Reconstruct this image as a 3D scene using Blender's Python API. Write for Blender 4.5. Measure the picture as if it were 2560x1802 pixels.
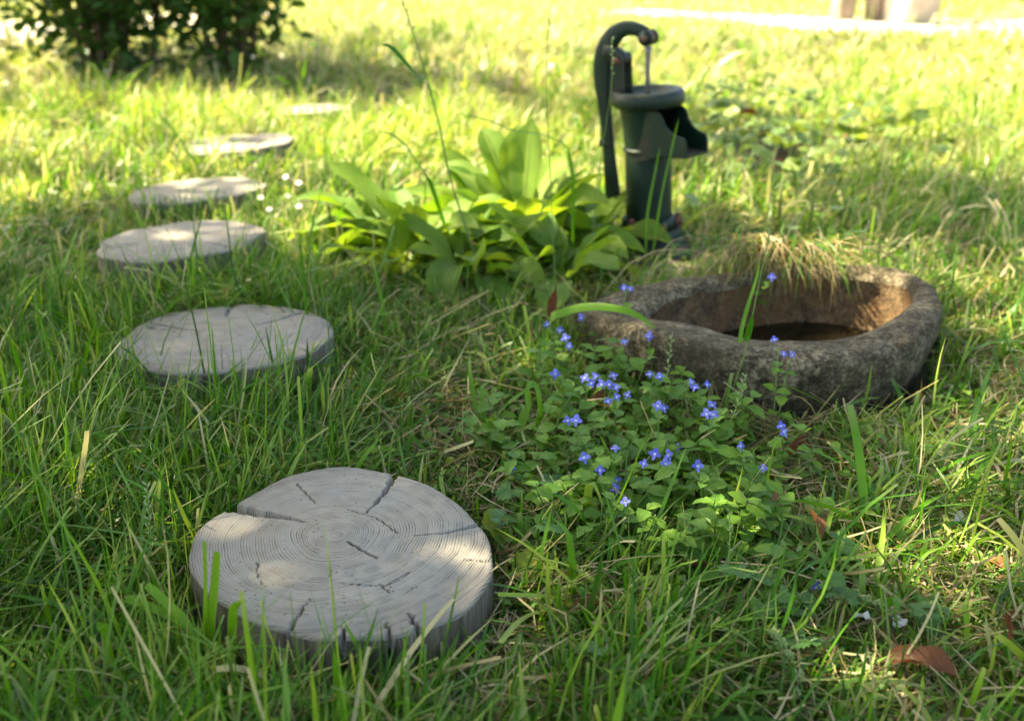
import bpy, bmesh, math, random
import numpy as np
from mathutils import Vector, Matrix, Euler

for o in list(bpy.data.objects):
    bpy.data.objects.remove(o)
scene = bpy.context.scene
col = scene.collection
R = math.radians

# ------------------------------------------------------------------ camera
cam_data = bpy.data.cameras.new('camera')
cam = bpy.data.objects.new('camera', cam_data)
col.objects.link(cam)
cam.location = (0, 0, 0.84)
cam.rotation_euler = (R(90 - 23.3), 0, 0)
cam_data.sensor_width = 36
cam_data.lens = 35
cam_data.clip_start = 0.02
cam_data.clip_end = 300
cam_data.dof.use_dof = True
cam_data.dof.focus_distance = 1.44
cam_data.dof.aperture_fstop = 3.0
scene.camera = cam

# ------------------------------------------------------------------ light
SUN = Vector((-0.60, 0.22, 0.77)).normalized()
world = bpy.data.worlds.new('World')
scene.world = world
world.use_nodes = True
wn = world.node_tree
sky = wn.nodes.new('ShaderNodeTexSky')
sky.sky_type = 'NISHITA'
sky.sun_disc = False
sky.dust_density = 2.5
sky.air_density = 0.8
sky.sun_elevation = math.asin(SUN.z)
sky.sun_rotation = math.atan2(SUN.x, SUN.y)
bg = wn.nodes['Background']
bg.inputs['Strength'].default_value = 0.11
wn.links.new(sky.outputs[0], bg.inputs[0])
sun_data = bpy.data.lights.new('sun', 'SUN')
sun_data.energy = 4.8
sun_data.angle = R(0.55)
sun_data.color = (1.0, 0.93, 0.80)
sun = bpy.data.objects.new('sun', sun_data)
col.objects.link(sun)
sun.rotation_euler = SUN.to_track_quat('Z', 'Y').to_euler()
sun.location = SUN * 20
scene.view_settings.view_transform = 'Standard'
scene.view_settings.look = 'None'
scene.view_settings.exposure = 2.80
scene.view_settings.gamma = 1
scene.view_settings.use_white_balance = True
scene.view_settings.white_balance_temperature = 8000
scene.view_settings.white_balance_tint = 1
scene.cycles.max_bounces = 7
scene.cycles.diffuse_bounces = 4
scene.cycles.transmission_bounces = 5
scene.cycles.glossy_bounces = 2
scene.render.resolution_x = 1024
scene.render.resolution_y = 720

rng = np.random.default_rng(7)
random.seed(7)

# ------------------------------------------------------------------ helpers
def tag(o, label=None, cat=None, group=None, kind=None):
    if label: o['label'] = label
    if cat: o['category'] = cat
    if group: o['group'] = group
    if kind: o['kind'] = kind
    return o

def empty(name, loc=(0, 0, 0), rz=0.0):
    o = bpy.data.objects.new(name, None)
    o.empty_display_size = 0.02
    o.location = loc
    o.rotation_euler = (0, 0, rz)
    col.objects.link(o)
    return o

def obj(name, me, parent=None, loc=(0, 0, 0), rot=None, scale=None):
    o = bpy.data.objects.new(name, me)
    col.objects.link(o)
    if parent is not None: o.parent = parent
    o.location = loc
    if rot is not None:
        if isinstance(rot, Matrix):
            o.rotation_euler = rot.to_euler()
        else:
            o.rotation_euler = rot
    if scale is not None:
        o.scale = (scale, scale, scale) if not hasattr(scale, '__len__') else scale
    return o

def mesh_np(name, V, F, mat=None, tint=None, uv=None, smooth=True):
    V = np.asarray(V, dtype=np.float32); F = np.asarray(F, dtype=np.int32)
    k = F.shape[1]
    me = bpy.data.meshes.new(name)
    me.vertices.add(len(V)); me.vertices.foreach_set('co', V.ravel())
    me.loops.add(F.size); me.loops.foreach_set('vertex_index', F.ravel())
    me.polygons.add(len(F))
    me.polygons.foreach_set('loop_start', np.arange(0, F.size, k, dtype=np.int32))
    me.polygons.foreach_set('loop_total', np.full(len(F), k, dtype=np.int32))
    me.polygons.foreach_set('use_smooth', np.full(len(F), smooth, dtype=bool))
    if tint is not None:
        a = me.attributes.new('tint', 'FLOAT_COLOR', 'POINT')
        a.data.foreach_set('color', np.asarray(tint, dtype=np.float32).ravel())
    if uv is not None:
        l = me.uv_layers.new(name='UVMap')
        l.data.foreach_set('uv', np.asarray(uv, dtype=np.float32)[F.ravel()].ravel())
    me.update(calc_edges=True)
    if mat: me.materials.append(mat)
    return me

def grid_faces(nu, nv, wrap_u=False, wrap_v=False):
    """vertices indexed i*nv+j"""
    i = np.arange(nu if wrap_u else nu - 1); j = np.arange(nv if wrap_v else nv - 1)
    I, J = np.meshgrid(i, j, indexing='ij')
    I2 = (I + 1) % nu; J2 = (J + 1) % nv
    return np.stack([I * nv + J, I2 * nv + J, I2 * nv + J2, I * nv + J2], -1).reshape(-1, 4)

def lathe(name, prof, mat, nt=48, smooth=True):
    prof = np.array(prof); n = len(prof)
    th = np.arange(nt) / nt * 2 * math.pi
    V = np.zeros((nt, n, 3))
    V[:, :, 0] = prof[None, :, 0] * np.cos(th)[:, None]
    V[:, :, 1] = prof[None, :, 0] * np.sin(th)[:, None]
    V[:, :, 2] = prof[None, :, 1]
    return mesh_np(name, V.reshape(-1, 3), grid_faces(nt, n, wrap_u=True), mat, smooth=smooth)

def tube(pts, rad, sides=6):
    """returns V,F of a tapering tube through pts, ends closed to a point"""
    P = np.array(pts, dtype=float); n = len(P)
    r = np.full(n, rad) if np.isscalar(rad) else np.array(rad, dtype=float)
    T = np.gradient(P, axis=0); T /= np.linalg.norm(T, axis=1)[:, None] + 1e-9
    ref = np.array([0.31, 0.17, 0.93])
    if abs(T[0] @ ref) > 0.9: ref = np.array([1.0, 0.1, 0.0])
    A = np.cross(T, ref); A /= np.linalg.norm(A, axis=1)[:, None] + 1e-9
    B = np.cross(T, A)
    th = np.arange(sides) / sides * 2 * math.pi
    V = P[:, None] + r[:, None, None] * (A[:, None] * np.cos(th)[None, :, None] + B[:, None] * np.sin(th)[None, :, None])
    V = np.concatenate([np.repeat(P[:1][None], sides, 1).reshape(1, sides, 3), V, np.repeat(P[-1:][None], sides, 1).reshape(1, sides, 3)])
    F = grid_faces(n + 2, sides, wrap_v=True)
    return V.reshape(-1, 3), F

def join(parts):
    Vs, Fs, o = [], [], 0
    for V, F in parts:
        Vs.append(V); Fs.append(F + o); o += len(V)
    return np.concatenate(Vs), np.concatenate(Fs)

def spline(pts, n):
    """Catmull-Rom resample of a point list"""
    P = np.array(pts, dtype=float)
    P = np.vstack([2 * P[0] - P[1], P, 2 * P[-1] - P[-2]])
    m = len(P) - 3; out = []
    for t in np.linspace(0, m - 1e-6, n):
        i = int(t); f = t - i
        p0, p1, p2, p3 = P[i:i + 4]
        out.append(0.5 * ((2 * p1) + (-p0 + p2) * f + (2 * p0 - 5 * p1 + 4 * p2 - p3) * f ** 2 + (-p0 + 3 * p1 - 3 * p2 + p3) * f ** 3))
    return np.array(out)

def closed_spline(pts, n):
    P = np.array(pts, dtype=float); m = len(P); out = []
    for t in np.linspace(0, m, n, endpoint=False):
        i = int(t); f = t - i
        p0, p1, p2, p3 = P[(i - 1) % m], P[i % m], P[(i + 1) % m], P[(i + 2) % m]
        out.append(0.5 * ((2 * p1) + (-p0 + p2) * f + (2 * p0 - 5 * p1 + 4 * p2 - p3) * f ** 2 + (-p0 + 3 * p1 - 3 * p2 + p3) * f ** 3))
    return np.array(out)

_k = np.random.default_rng(3).normal(size=(14, 3)); _ph = np.random.default_rng(5).uniform(0, 6.28, 14)
def wav(x, y, z=0.0, f=1.0):
    """cheap smooth pseudo-noise in about -1..1"""
    s = 0
    for i in range(14):
        s = s + np.sin(f * (_k[i, 0] * x + _k[i, 1] * y + _k[i, 2] * z) * 2.2 + _ph[i])
    return s / 5.0

# ------------------------------------------------------------------ materials
def mat_new(name):
    m = bpy.data.materials.new(name); m.use_nodes = True
    nt = m.node_tree; nt.nodes.clear()
    out = nt.nodes.new('ShaderNodeOutputMaterial')
    return m, nt, out

class NB:
    """tiny node builder"""
    def __init__(s, nt): s.nt = nt
    def n(s, typ, **kw):
        nd = s.nt.nodes.new(typ)
        for k, v in kw.items():
            if k.startswith('in_'):
                key = k[3:]
                key = int(key) if key.isdigit() else key.replace('_', ' ')
                if isinstance(v, bpy.types.NodeSocket): s.nt.links.new(v, nd.inputs[key])
                else: nd.inputs[key].default_value = v
            else: setattr(nd, k, v)
        return nd
    def math(s, op, a, b=None, c=None, clamp=False):
        nd = s.nt.nodes.new('ShaderNodeMath'); nd.operation = op; nd.use_clamp = clamp
        for i, v in enumerate((a, b, c)):
            if v is None: continue
            if isinstance(v, bpy.types.NodeSocket): s.nt.links.new(v, nd.inputs[i])
            else: nd.inputs[i].default_value = v
        return nd.outputs[0]
    def mix(s, fac, a, b, blend='MIX'):
        nd = s.nt.nodes.new('ShaderNodeMix'); nd.data_type = 'RGBA'; nd.blend_type = blend
        for k, v in ((0, fac), (6, a), (7, b)):
            if isinstance(v, bpy.types.NodeSocket): s.nt.links.new(v, nd.inputs[k])
            else: nd.inputs[k].default_value = (v if not hasattr(v, '__len__') or len(v) == 4 else (*v, 1))
        return nd.outputs[2]
    def ramp(s, fac, stops):
        nd = s.nt.nodes.new('ShaderNodeValToRGB')
        el = nd.color_ramp.elements
        while len(el) < len(stops): el.new(0.5)
        for e, (p, c) in zip(el, stops):
            e.position = p; e.color = (*c, 1) if hasattr(c, '__len__') else (c, c, c, 1)
        s.nt.links.new(fac, nd.inputs[0]); return nd.outputs[0]
    def noise(s, vec, scale, detail=4, rough=0.55, out=0):
        nd = s.n('ShaderNodeTexNoise'); nd.inputs['Scale'].default_value = scale
        nd.inputs['Detail'].default_value = detail; nd.inputs['Roughness'].default_value = rough
        if vec is not None: s.nt.links.new(vec, nd.inputs['Vector'])
        return nd.outputs[out]
    def bump(s, h, strength=0.5, dist=0.002):
        nd = s.n('ShaderNodeBump'); nd.inputs['Strength'].default_value = strength
        nd.inputs['Distance'].default_value = dist; s.nt.links.new(h, nd.inputs['Height']); return nd.outputs[0]

def foliage_out(b, out, color, transl_color, transl, rough=0.45, spec=0.35, normal=None):
    p = b.n('ShaderNodeBsdfPrincipled', in_Base_Color=color, in_Roughness=rough)
    p.inputs['Specular IOR Level'].default_value = spec * 0.7
    t = b.n('ShaderNodeBsdfTranslucent', in_Color=transl_color)
    if normal is not None:
        b.nt.links.new(normal, p.inputs['Normal'])
    mx = b.n('ShaderNodeMixShader', in_0=transl, in_1=p.outputs[0], in_2=t.outputs[0])
    b.nt.links.new(mx.outputs[0], out.inputs[0])

def make_grass_mat(name, stops, dry=(0.45, 0.38, 0.22)):
    m, nt, out = mat_new(name); b = NB(nt)
    at = b.n('ShaderNodeAttribute', attribute_name='tint')
    sp = b.n('ShaderNodeSeparateColor', in_0=at.outputs['Color'])
    geo = b.n('ShaderNodeNewGeometry')
    nz = b.noise(geo.outputs['Position'], 2.6, 3)
    r = b.math('MULTIPLY_ADD', b.math('SUBTRACT', nz, 0.5), 0.8, sp.outputs[0], clamp=True)
    g = b.ramp(r, stops)
    c = b.mix(sp.outputs[2], g, dry)
    tc = b.mix(1.0, c, (1.5, 1.45, 0.85), 'MULTIPLY')
    foliage_out(b, out, c, tc, 0.36, 0.42, 0.4)
    return m

GRASS = make_grass_mat('grass_blades', [(0.0, (0.015, 0.066, 0.003)), (0.42, (0.045, 0.152, 0.006)), (0.75, (0.110, 0.240, 0.014)), (1.0, (0.25, 0.32, 0.04))])
STRAW = make_grass_mat('straw', [(0.0, (0.10, 0.07, 0.03)), (0.5, (0.24, 0.18, 0.08)), (1.0, (0.48, 0.40, 0.22))], (0.55, 0.47, 0.28))

def make_leaf_mat(name, c1, c2, vein=(0.2, 0.28, 0.08), nveins=9, transl=0.42, slant=0.55, rough=0.45, bumpd=0.002, tcol=(1.6, 1.45, 0.6)):
    m, nt, out = mat_new(name); b = NB(nt)
    uv = b.n('ShaderNodeUVMap'); sp = b.n('ShaderNodeSeparateXYZ', in_0=uv.outputs[0])
    a = b.math('ABSOLUTE', b.math('SUBTRACT', sp.outputs[0], 0.5))
    mid = b.math('SUBTRACT', 1.0, b.math('DIVIDE', a, 0.045), clamp=True)
    ph = b.math('SUBTRACT', sp.outputs[1], b.math('MULTIPLY', a, slant))
    w = b.math('ABSOLUTE', b.math('SINE', b.math('MULTIPLY', ph, nveins * math.pi)))
    side = b.math('SUBTRACT', 1.0, b.math('DIVIDE', w, 0.22), clamp=True)
    v = b.math('MAXIMUM', mid, b.math('MULTIPLY', side, 0.55))
    oi = b.n('ShaderNodeObjectInfo')
    geo = b.n('ShaderNodeNewGeometry')
    nz = b.noise(geo.outputs['Position'], 45, 3)
    f = b.math('ADD', b.math('MULTIPLY', oi.outputs['Random'], 0.75), b.math('MULTIPLY', b.math('SUBTRACT', nz, 0.35), 0.7), clamp=True)
    c = b.mix(f, c1, c2)
    c = b.mix(b.math('MULTIPLY', v, 0.5), c, vein)
    tc = b.mix(1.0, c, tcol, 'MULTIPLY')
    hgt = b.math('SUBTRACT', b.math('MULTIPLY', nz, 0.4), v)
    nm = b.bump(hgt, 0.6, bumpd)
    foliage_out(b, out, c, tc, transl, rough, 0.4, nm)
    return m

BROAD = make_leaf_mat('broad_leaf', (0.070, 0.165, 0.018), (0.19, 0.28, 0.035), (0.30, 0.37, 0.11), 12, 0.48, rough=0.6, bumpd=0.004)
SPEED = make_leaf_mat('speedwell_leaf', (0.065, 0.170, 0.016), (0.165, 0.290, 0.034), (0.19, 0.30, 0.06), 8, 0.40)
BUTTER = make_leaf_mat('buttercup_leaf', (0.040, 0.115, 0.022), (0.075, 0.165, 0.030), (0.12, 0.2, 0.06), 6, 0.33)
IVYM = make_leaf_mat('ivy_leaf', (0.04, 0.10, 0.014), (0.20, 0.27, 0.06), (0.25, 0.3, 0.12), 5, 0.35, rough=0.35)
YLEAF = make_leaf_mat('yellowing_leaf', (0.20, 0.28, 0.03), (0.28, 0.34, 0.04), (0.33, 0.36, 0.1), 8, 0.45)
DEADL = make_leaf_mat('dead_leaf', (0.085, 0.030, 0.012), (0.24, 0.095, 0.030), (0.10, 0.04, 0.02), 10, 0.22, rough=0.6, tcol=(1.5, 1.0, 0.6))
WHITEP = make_leaf_mat('white_petal', (0.72, 0.70, 0.66), (0.82, 0.80, 0.76), (0.65, 0.62, 0.55), 3, 0.3, tcol=(1, 1, 0.95))
SHRUB = make_leaf_mat('shrub_leaf', (0.024, 0.066, 0.010), (0.075, 0.16, 0.022), (0.09, 0.16, 0.03), 6, 0.22, rough=0.4)
TREEL = make_leaf_mat('tree_leaf', (0.035, 0.075, 0.014), (0.07, 0.12, 0.022), (0.08, 0.13, 0.03), 6, 0.18, rough=0.5)

def simple_leafless(name, c1, c2, scale, rough=0.6, bump=0.001, spec=0.3):
    m, nt, out = mat_new(name); b = NB(nt)
    tc = b.n('ShaderNodeTexCoord')
    nz = b.noise(tc.outputs['Object'], scale, 5, 0.6)
    c = b.mix(b.ramp(nz, [(0.3, 0.0), (0.7, 1.0)]), c1, c2)
    p = b.n('ShaderNodeBsdfPrincipled', in_Base_Color=c, in_Roughness=rough, in_Normal=b.bump(nz, 0.7, bump))
    p.inputs['Specular IOR Level'].default_value = spec
    nt.links.new(p.outputs[0], out.inputs[0]); return m

STEM = simple_leafless('green_stem', (0.07, 0.15, 0.03), (0.14, 0.20, 0.05), 60)
STEMB = simple_leafless('woody_stem', (0.06, 0.035, 0.02), (0.14, 0.085, 0.05), 40)
BARK = simple_leafless('bark', (0.05, 0.035, 0.025), (0.14, 0.11, 0.08), 14, 0.8, 0.02)
SEED = simple_leafless('seed_head', (0.14, 0.22, 0.07), (0.30, 0.36, 0.15), 90)
PALE = simple_leafless('pale_stone', (0.34, 0.28, 0.21), (0.52, 0.45, 0.36), 6, 0.85, 0.02)
POSTW = simple_leafless('old_post_wood', (0.16, 0.12, 0.085), (0.36, 0.29, 0.21), 9, 0.85, 0.01)

def petal_mat():
    m, nt, out = mat_new('blue_petal'); b = NB(nt)
    uv = b.n('ShaderNodeUVMap'); sp = b.n('ShaderNodeSeparateXYZ', in_0=uv.outputs[0])
    str_ = b.math('ABSOLUTE', b.math('SINE', b.math('MULTIPLY', sp.outputs[0], 7 * math.pi)))
    oi = b.n('ShaderNodeObjectInfo')
    c = b.mix(oi.outputs['Random'], (0.10, 0.12, 0.55), (0.26, 0.27, 0.80))
    c = b.mix(b.math('MULTIPLY', b.math('SUBTRACT', 1.0, b.math('DIVIDE', str_, 0.4), clamp=True), 0.55), c, (0.05, 0.05, 0.42))
    c = b.mix(b.math('SUBTRACT', 1.0, b.math('DIVIDE', sp.outputs[1], 0.22), clamp=True), c, (0.75, 0.78, 0.9))
    foliage_out(b, out, c, b.mix(1.0, c, (1.2, 1.1, 1.2), 'MULTIPLY'), 0.35, 0.5, 0.2)
    return m
PETAL = petal_mat()
EYE = simple_leafless('flower_eye', (0.75, 0.75, 0.7), (0.8, 0.8, 0.6), 200)
YELLOW = simple_leafless('yellow_floret', (0.65, 0.45, 0.03), (0.75, 0.55, 0.05), 200)

def soil_mat():
    m, nt, out = mat_new('soil'); b = NB(nt)
    geo = b.n('ShaderNodeNewGeometry'); P = geo.outputs['Position']
    n1 = b.noise(P, 1.4, 4); n2 = b.noise(P, 38, 6, 0.65)
    c = b.ramp(n2, [(0.28, (0.020, 0.015, 0.009)), (0.5, (0.055, 0.044, 0.024)), (0.68, (0.12, 0.095, 0.05))])
    c = b.mix(b.ramp(n1, [(0.42, 0.0), (0.62, 0.7)]), c, (0.045, 0.065, 0.02))
    p = b.n('ShaderNodeBsdfPrincipled', in_Base_Color=c, in_Roughness=0.95, in_Normal=b.bump(n2, 0.9, 0.02))
    nt.links.new(p.outputs[0], out.inputs[0]); return m
SOIL = soil_mat()

def gravel_mat():
    m, nt, out = mat_new('pale_gravel'); b = NB(nt)
    geo = b.n('ShaderNodeNewGeometry')
    v = b.n('ShaderNodeTexVoronoi', in_Vector=geo.outputs['Position'], in_Scale=38.0)
    sp = b.n('ShaderNodeSeparateColor', in_0=v.outputs['Color'])
    c = b.ramp(sp.outputs[0], [(0.0, (0.36, 0.29, 0.22)), (0.5, (0.55, 0.46, 0.37)), (1.0, (0.70, 0.62, 0.53))])
    p = b.n('ShaderNodeBsdfPrincipled', in_Base_Color=c, in_Roughness=0.9, in_Normal=b.bump(b.math('SUBTRACT', 1.0, v.outputs['Distance']), 0.8, 0.02))
    nt.links.new(p.outputs[0], out.inputs[0]); return m
GRAVEL = gravel_mat()

def iron_mat():
    m, nt, out = mat_new('green_painted_iron'); b = NB(nt)
    tc = b.n('ShaderNodeTexCoord'); O = tc.outputs['Object']
    n1 = b.noise(O, 22, 6, 0.65); n2 = b.noise(O, 130, 4, 0.6); n3 = b.noise(O, 7, 3)
    c = b.mix(n3, (0.0015, 0.011, 0.0065), (0.0035, 0.020, 0.0115))
    dust = b.ramp(n2, [(0.62, 0.0), (0.74, 0.35)])
    c = b.mix(dust, c, (0.10, 0.105, 0.09))
    geo = b.n('ShaderNodeNewGeometry')
    edge = b.ramp(geo.outputs['Pointiness'], [(0.52, 0.0), (0.60, 0.15)])
    rust = b.math('ADD', b.ramp(n1, [(0.64, 0.0), (0.74, 0.8)]), edge, clamp=True)
    c = b.mix(rust, c, (0.115, 0.050, 0.030))
    p = b.n('ShaderNodeBsdfPrincipled', in_Base_Color=c, in_Roughness=b.math('MULTIPLY_ADD', rust, 0.3, 0.48), in_Normal=b.bump(n2, 0.25, 0.002))
    p.inputs['Specular IOR Level'].default_value = 0.32
    nt.links.new(p.outputs[0], out.inputs[0]); return m
IRON = iron_mat()
RUST = simple_leafless('rusty_iron', (0.07, 0.035, 0.025), (0.22, 0.09, 0.06), 60, 0.7, 0.001)
STEEL = simple_leafless('worn_steel', (0.10, 0.095, 0.085), (0.20, 0.18, 0.16), 60, 0.45, 0.0005, 0.6)

def stone_mat(name, cols, stain=None):
    m, nt, out = mat_new(name); b = NB(nt)
    tc = b.n('ShaderNodeTexCoord'); O = tc.outputs['Object']
    n1 = b.noise(O, 7, 5, 0.6); n2 = b.noise(O, 130, 5, 0.75); n3 = b.noise(O, 30, 4, 0.6)
    c = b.ramp(b.math('MULTIPLY_ADD', b.math('SUBTRACT', n3, 0.5), 0.7, n2), [(0.34, cols[0]), (0.5, cols[1]), (0.68, cols[2])])
    c = b.mix(b.ramp(n1, [(0.40, 0.0), (0.66, 0.75)]), c, stain or cols[0])
    lich = b.ramp(b.noise(O, 48, 3, 0.5), [(0.70, 0.0), (0.76, 0.6)])
    c = b.mix(lich, c, (0.34, 0.32, 0.25))
    h = b.math('ADD', n2, b.math('MULTIPLY', n3, 1.2))
    p = b.n('ShaderNodeBsdfPrincipled', in_Base_Color=c, in_Roughness=0.92, in_Normal=b.bump(h, 0.9, 0.006))
    p.inputs['Specular IOR Level'].default_value = 0.2
    nt.links.new(p.outputs[0], out.inputs[0]); return m
STONE = stone_mat('rough_stone', ((0.024, 0.018, 0.010), (0.110, 0.086, 0.052), (0.33, 0.27, 0.175)), (0.042, 0.034, 0.018))
BOWL = stone_mat('stained_stone', ((0.04, 0.032, 0.022), (0.13, 0.088, 0.048), (0.25, 0.17, 0.095)), (0.17, 0.085, 0.034))

def water_mat():
    m, nt, out = mat_new('still_water'); b = NB(nt)
    geo = b.n('ShaderNodeNewGeometry')
    p = b.n('ShaderNodeBsdfPrincipled', in_Base_Color=(0.045, 0.035, 0.018, 1), in_Roughness=0.02, in_IOR=1.33,
            in_Normal=b.bump(b.noise(geo.outputs['Position'], 25, 2), 0.06, 0.01))
    p.inputs['Transmission Weight'].default_value = 0.85
    nt.links.new(p.outputs[0], out.inputs[0]); return m
WATER = water_mat()

def wood_mats():
    m, nt, out = mat_new('weathered_end_grain'); b = NB(nt)
    tc = b.n('ShaderNodeTexCoord'); O = tc.outputs['Object']
    oi = b.n('ShaderNodeObjectInfo')
    sp = b.n('ShaderNodeSeparateXYZ', in_0=O)
    x = b.math('ADD', sp.outputs[0], 0.012); y = b.math('SUBTRACT', sp.outputs[1], 0.014)
    r = b.math('SQRT', b.math('ADD', b.math('MULTIPLY', x, x), b.math('MULTIPLY', y, y)))
    n1 = b.noise(O, 7, 2, 0.5); n2 = b.noise(O, 32, 3, 0.5); nf = b.noise(O, 260, 4, 0.7)
    rr = b.math('ADD', r, b.math('ADD', b.math('MULTIPLY', b.math('SUBTRACT', n1, 0.5), 0.035), b.math('MULTIPLY', b.math('SUBTRACT', n2, 0.5), 0.0045)))
    rp = b.math('MULTIPLY', b.math('POWER', b.math('MULTIPLY', b.math('MAXIMUM', rr, 0.0), 5.0), 0.88), 58.0)
    saw = b.math('FRACT', rp)
    ring = b.math('POWER', saw, 2.2)          # soft early wood to a hard dark late-wood line
    ring = b.math('MULTIPLY', ring, b.math('SUBTRACT', 1.0, b.ramp(saw, [(0.88, 0.0), (1.0, 1.0)])))
    idn = b.n('ShaderNodeTexWhiteNoise', noise_dimensions='1D'); nt.links.new(b.math('FLOOR', rp), idn.inputs['W'])
    amp = b.math('MULTIPLY_ADD', idn.outputs['Value'], 0.7, 0.45)
    ring = b.math('MULTIPLY', b.math('MULTIPLY', ring, amp), b.ramp(b.noise(O, 45, 3, 0.6), [(0.30, 0.25), (0.62, 1.15)]))
    base = b.mix(n1, (0.275, 0.238, 0.188), (0.355, 0.312, 0.252))
    base = b.mix(b.ramp(b.noise(O, 13, 4, 0.6), [(0.42, 0.0), (0.7, 0.5)]), base, (0.235, 0.24, 0.23))
    base = b.mix(b.math('MULTIPLY', b.math('SUBTRACT', nf, 0.4), 0.6, clamp=True), base, (0.42, 0.39, 0.34))
    c = b.mix(b.math('MULTIPLY', ring, 1.15, clamp=True), base, (0.080, 0.062, 0.045))
    pits = b.n('ShaderNodeTexVoronoi', in_Vector=O, in_Scale=95.0)
    pm = b.math('MULTIPLY', b.math('LESS_THAN', pits.outputs['Distance'], 0.13), b.math('GREATER_THAN', b.noise(O, 18, 2), 0.50))
    c = b.mix(b.math('MULTIPLY', pm, 0.8), c, (0.05, 0.04, 0.03))
    edge = b.ramp(r, [(0.155, 0.0), (0.21, 0.55)])
    c = b.mix(edge, c, (0.16, 0.145, 0.125))
    h = b.math('SUBTRACT', b.math('SUBTRACT', b.math('MULTIPLY', nf, 0.5), b.math('MULTIPLY', ring, 1.3)), b.math('MULTIPLY', pm, 1.5))
    p = b.n('ShaderNodeBsdfPrincipled', in_Base_Color=c, in_Roughness=0.85, in_Normal=b.bump(h, 0.8, 0.002))
    p.inputs['Specular IOR Level'].default_value = 0.2
    nt.links.new(p.outputs[0], out.inputs[0])
    m2, nt, out = mat_new('weathered_side_grain'); b = NB(nt)
    tc = b.n('ShaderNodeTexCoord'); O = tc.outputs['Object']
    mp = b.n('ShaderNodeMapping', in_Vector=O); mp.inputs['Scale'].default_value = (1, 1, 0.06)
    n1 = b.noise(mp.outputs[0], 160, 4, 0.6); n2 = b.noise(O, 14, 4)
    c = b.ramp(n1, [(0.30, (0.04, 0.03, 0.02)), (0.5, (0.15, 0.122, 0.09)), (0.74, (0.28, 0.235, 0.18))])
    c = b.mix(b.ramp(n2, [(0.4, 0.0), (0.7, 0.6)]), c, (0.045, 0.04, 0.026))
    p = b.n('ShaderNodeBsdfPrincipled', in_Base_Color=c, in_Roughness=0.9, in_Normal=b.bump(n1, 0.8, 0.003))
    nt.links.new(p.outputs[0], out.inputs[0])
    return m, m2
ENDGRAIN, SIDEGRAIN = wood_mats()

# ------------------------------------------------------------------ ground
BASIN_C = (0.53, 1.92)
def gz(x, y):
    x = np.asarray(x, dtype=float); y = np.asarray(y, dtype=float)
    t = np.clip(y - 1.7, 0, 6); z = 0.035 * t
    z = z + 0.006 * wav(x, y, 0, 2.2) * np.clip((y + 6) / 6, 0, 1)
    z = z + 0.085 * np.exp(-(((x - 0.62) / 0.17) ** 2 + ((y - 2.30) / 0.10) ** 2))      # bank behind the basin
    z = z - 0.040 * np.exp(-(((x - 0.40) / 0.28) ** 2 + ((y - 2.72) / 0.20) ** 2))      # hollow round the pump foot
    z = z - 0.28 * np.exp(-(((x - 0.78) / 0.13) ** 2 + ((y - 3.50) / 0.16) ** 2)) - 0.22 * np.exp(-(((x - 1.08) / 0.10) ** 2 + ((y - 3.80) / 0.14) ** 2))      # leafy hollow beyond the spout
    d = ((x - BASIN_C[0]) / 0.30) ** 2 + ((y - BASIN_C[1]) / 0.20) ** 2
    return z - 0.17 * np.exp(-d ** 3)

n = 300
u = np.linspace(-1, 1, n)
gx = 70 * np.sinh(5.2 * u) / math.sinh(5.2); gy = 2.0 + gx
X, Y = np.meshgrid(gx, gy, indexing='ij')
V = np.stack([X, Y, gz(X, Y)], -1).reshape(-1, 3)
tag(obj('ground', mesh_np('ground', V, grid_faces(n, n), SOIL)), kind='structure')

def g1(x, y): return float(gz(x, y))

def path_sheet(name, centre, half):
    c = spline(centre, 60); T = np.gradient(c, axis=0); T /= np.linalg.norm(T, axis=1)[:, None]
    N = np.stack([-T[:, 1], T[:, 0]], -1); hw = np.interp(np.linspace(0, 1, 60), np.linspace(0, 1, len(half)), half)
    k = np.linspace(-1, 1, 13); wob = 1 + 0.12 * wav(c[:, 0], c[:, 1], 0, 2.0)
    Pn = c[:, None, :] + N[:, None, :] * (k[None, :, None] * (hw * wob)[:, None, None])
    Vp = np.concatenate([Pn, gz(Pn[..., 0], Pn[..., 1])[..., None] + 0.012], -1).reshape(-1, 3)
    o = obj(name, mesh_np(name, Vp, grid_faces(60, 13), GRAVEL)); tag(o, kind='structure')
    return c, hw
PATHS = [path_sheet('gravel_path', [(0.9, 8.9), (1.7, 8.2), (2.6, 7.6), (3.6, 7.35), (5.0, 7.5), (7.0, 7.8)], [0.2, 0.35, 0.6, 0.55, 0.75, 0.9]),
         path_sheet('gravel_path', [(-6.5, 7.2), (-4.6, 7.0), (-3.6, 7.1), (-2.8, 7.7), (-2.2, 8.8)], [0.9, 0.8, 0.75, 0.6, 0.4])]
def on_path(x, y):
    m = np.zeros(x.shape, dtype=bool)
    for c, hw in PATHS:
        for k in range(0, 60, 2):
            m |= (x - c[k, 0]) ** 2 + (y - c[k, 1]) ** 2 < (hw[k] * 0.92) ** 2
    return m

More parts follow.
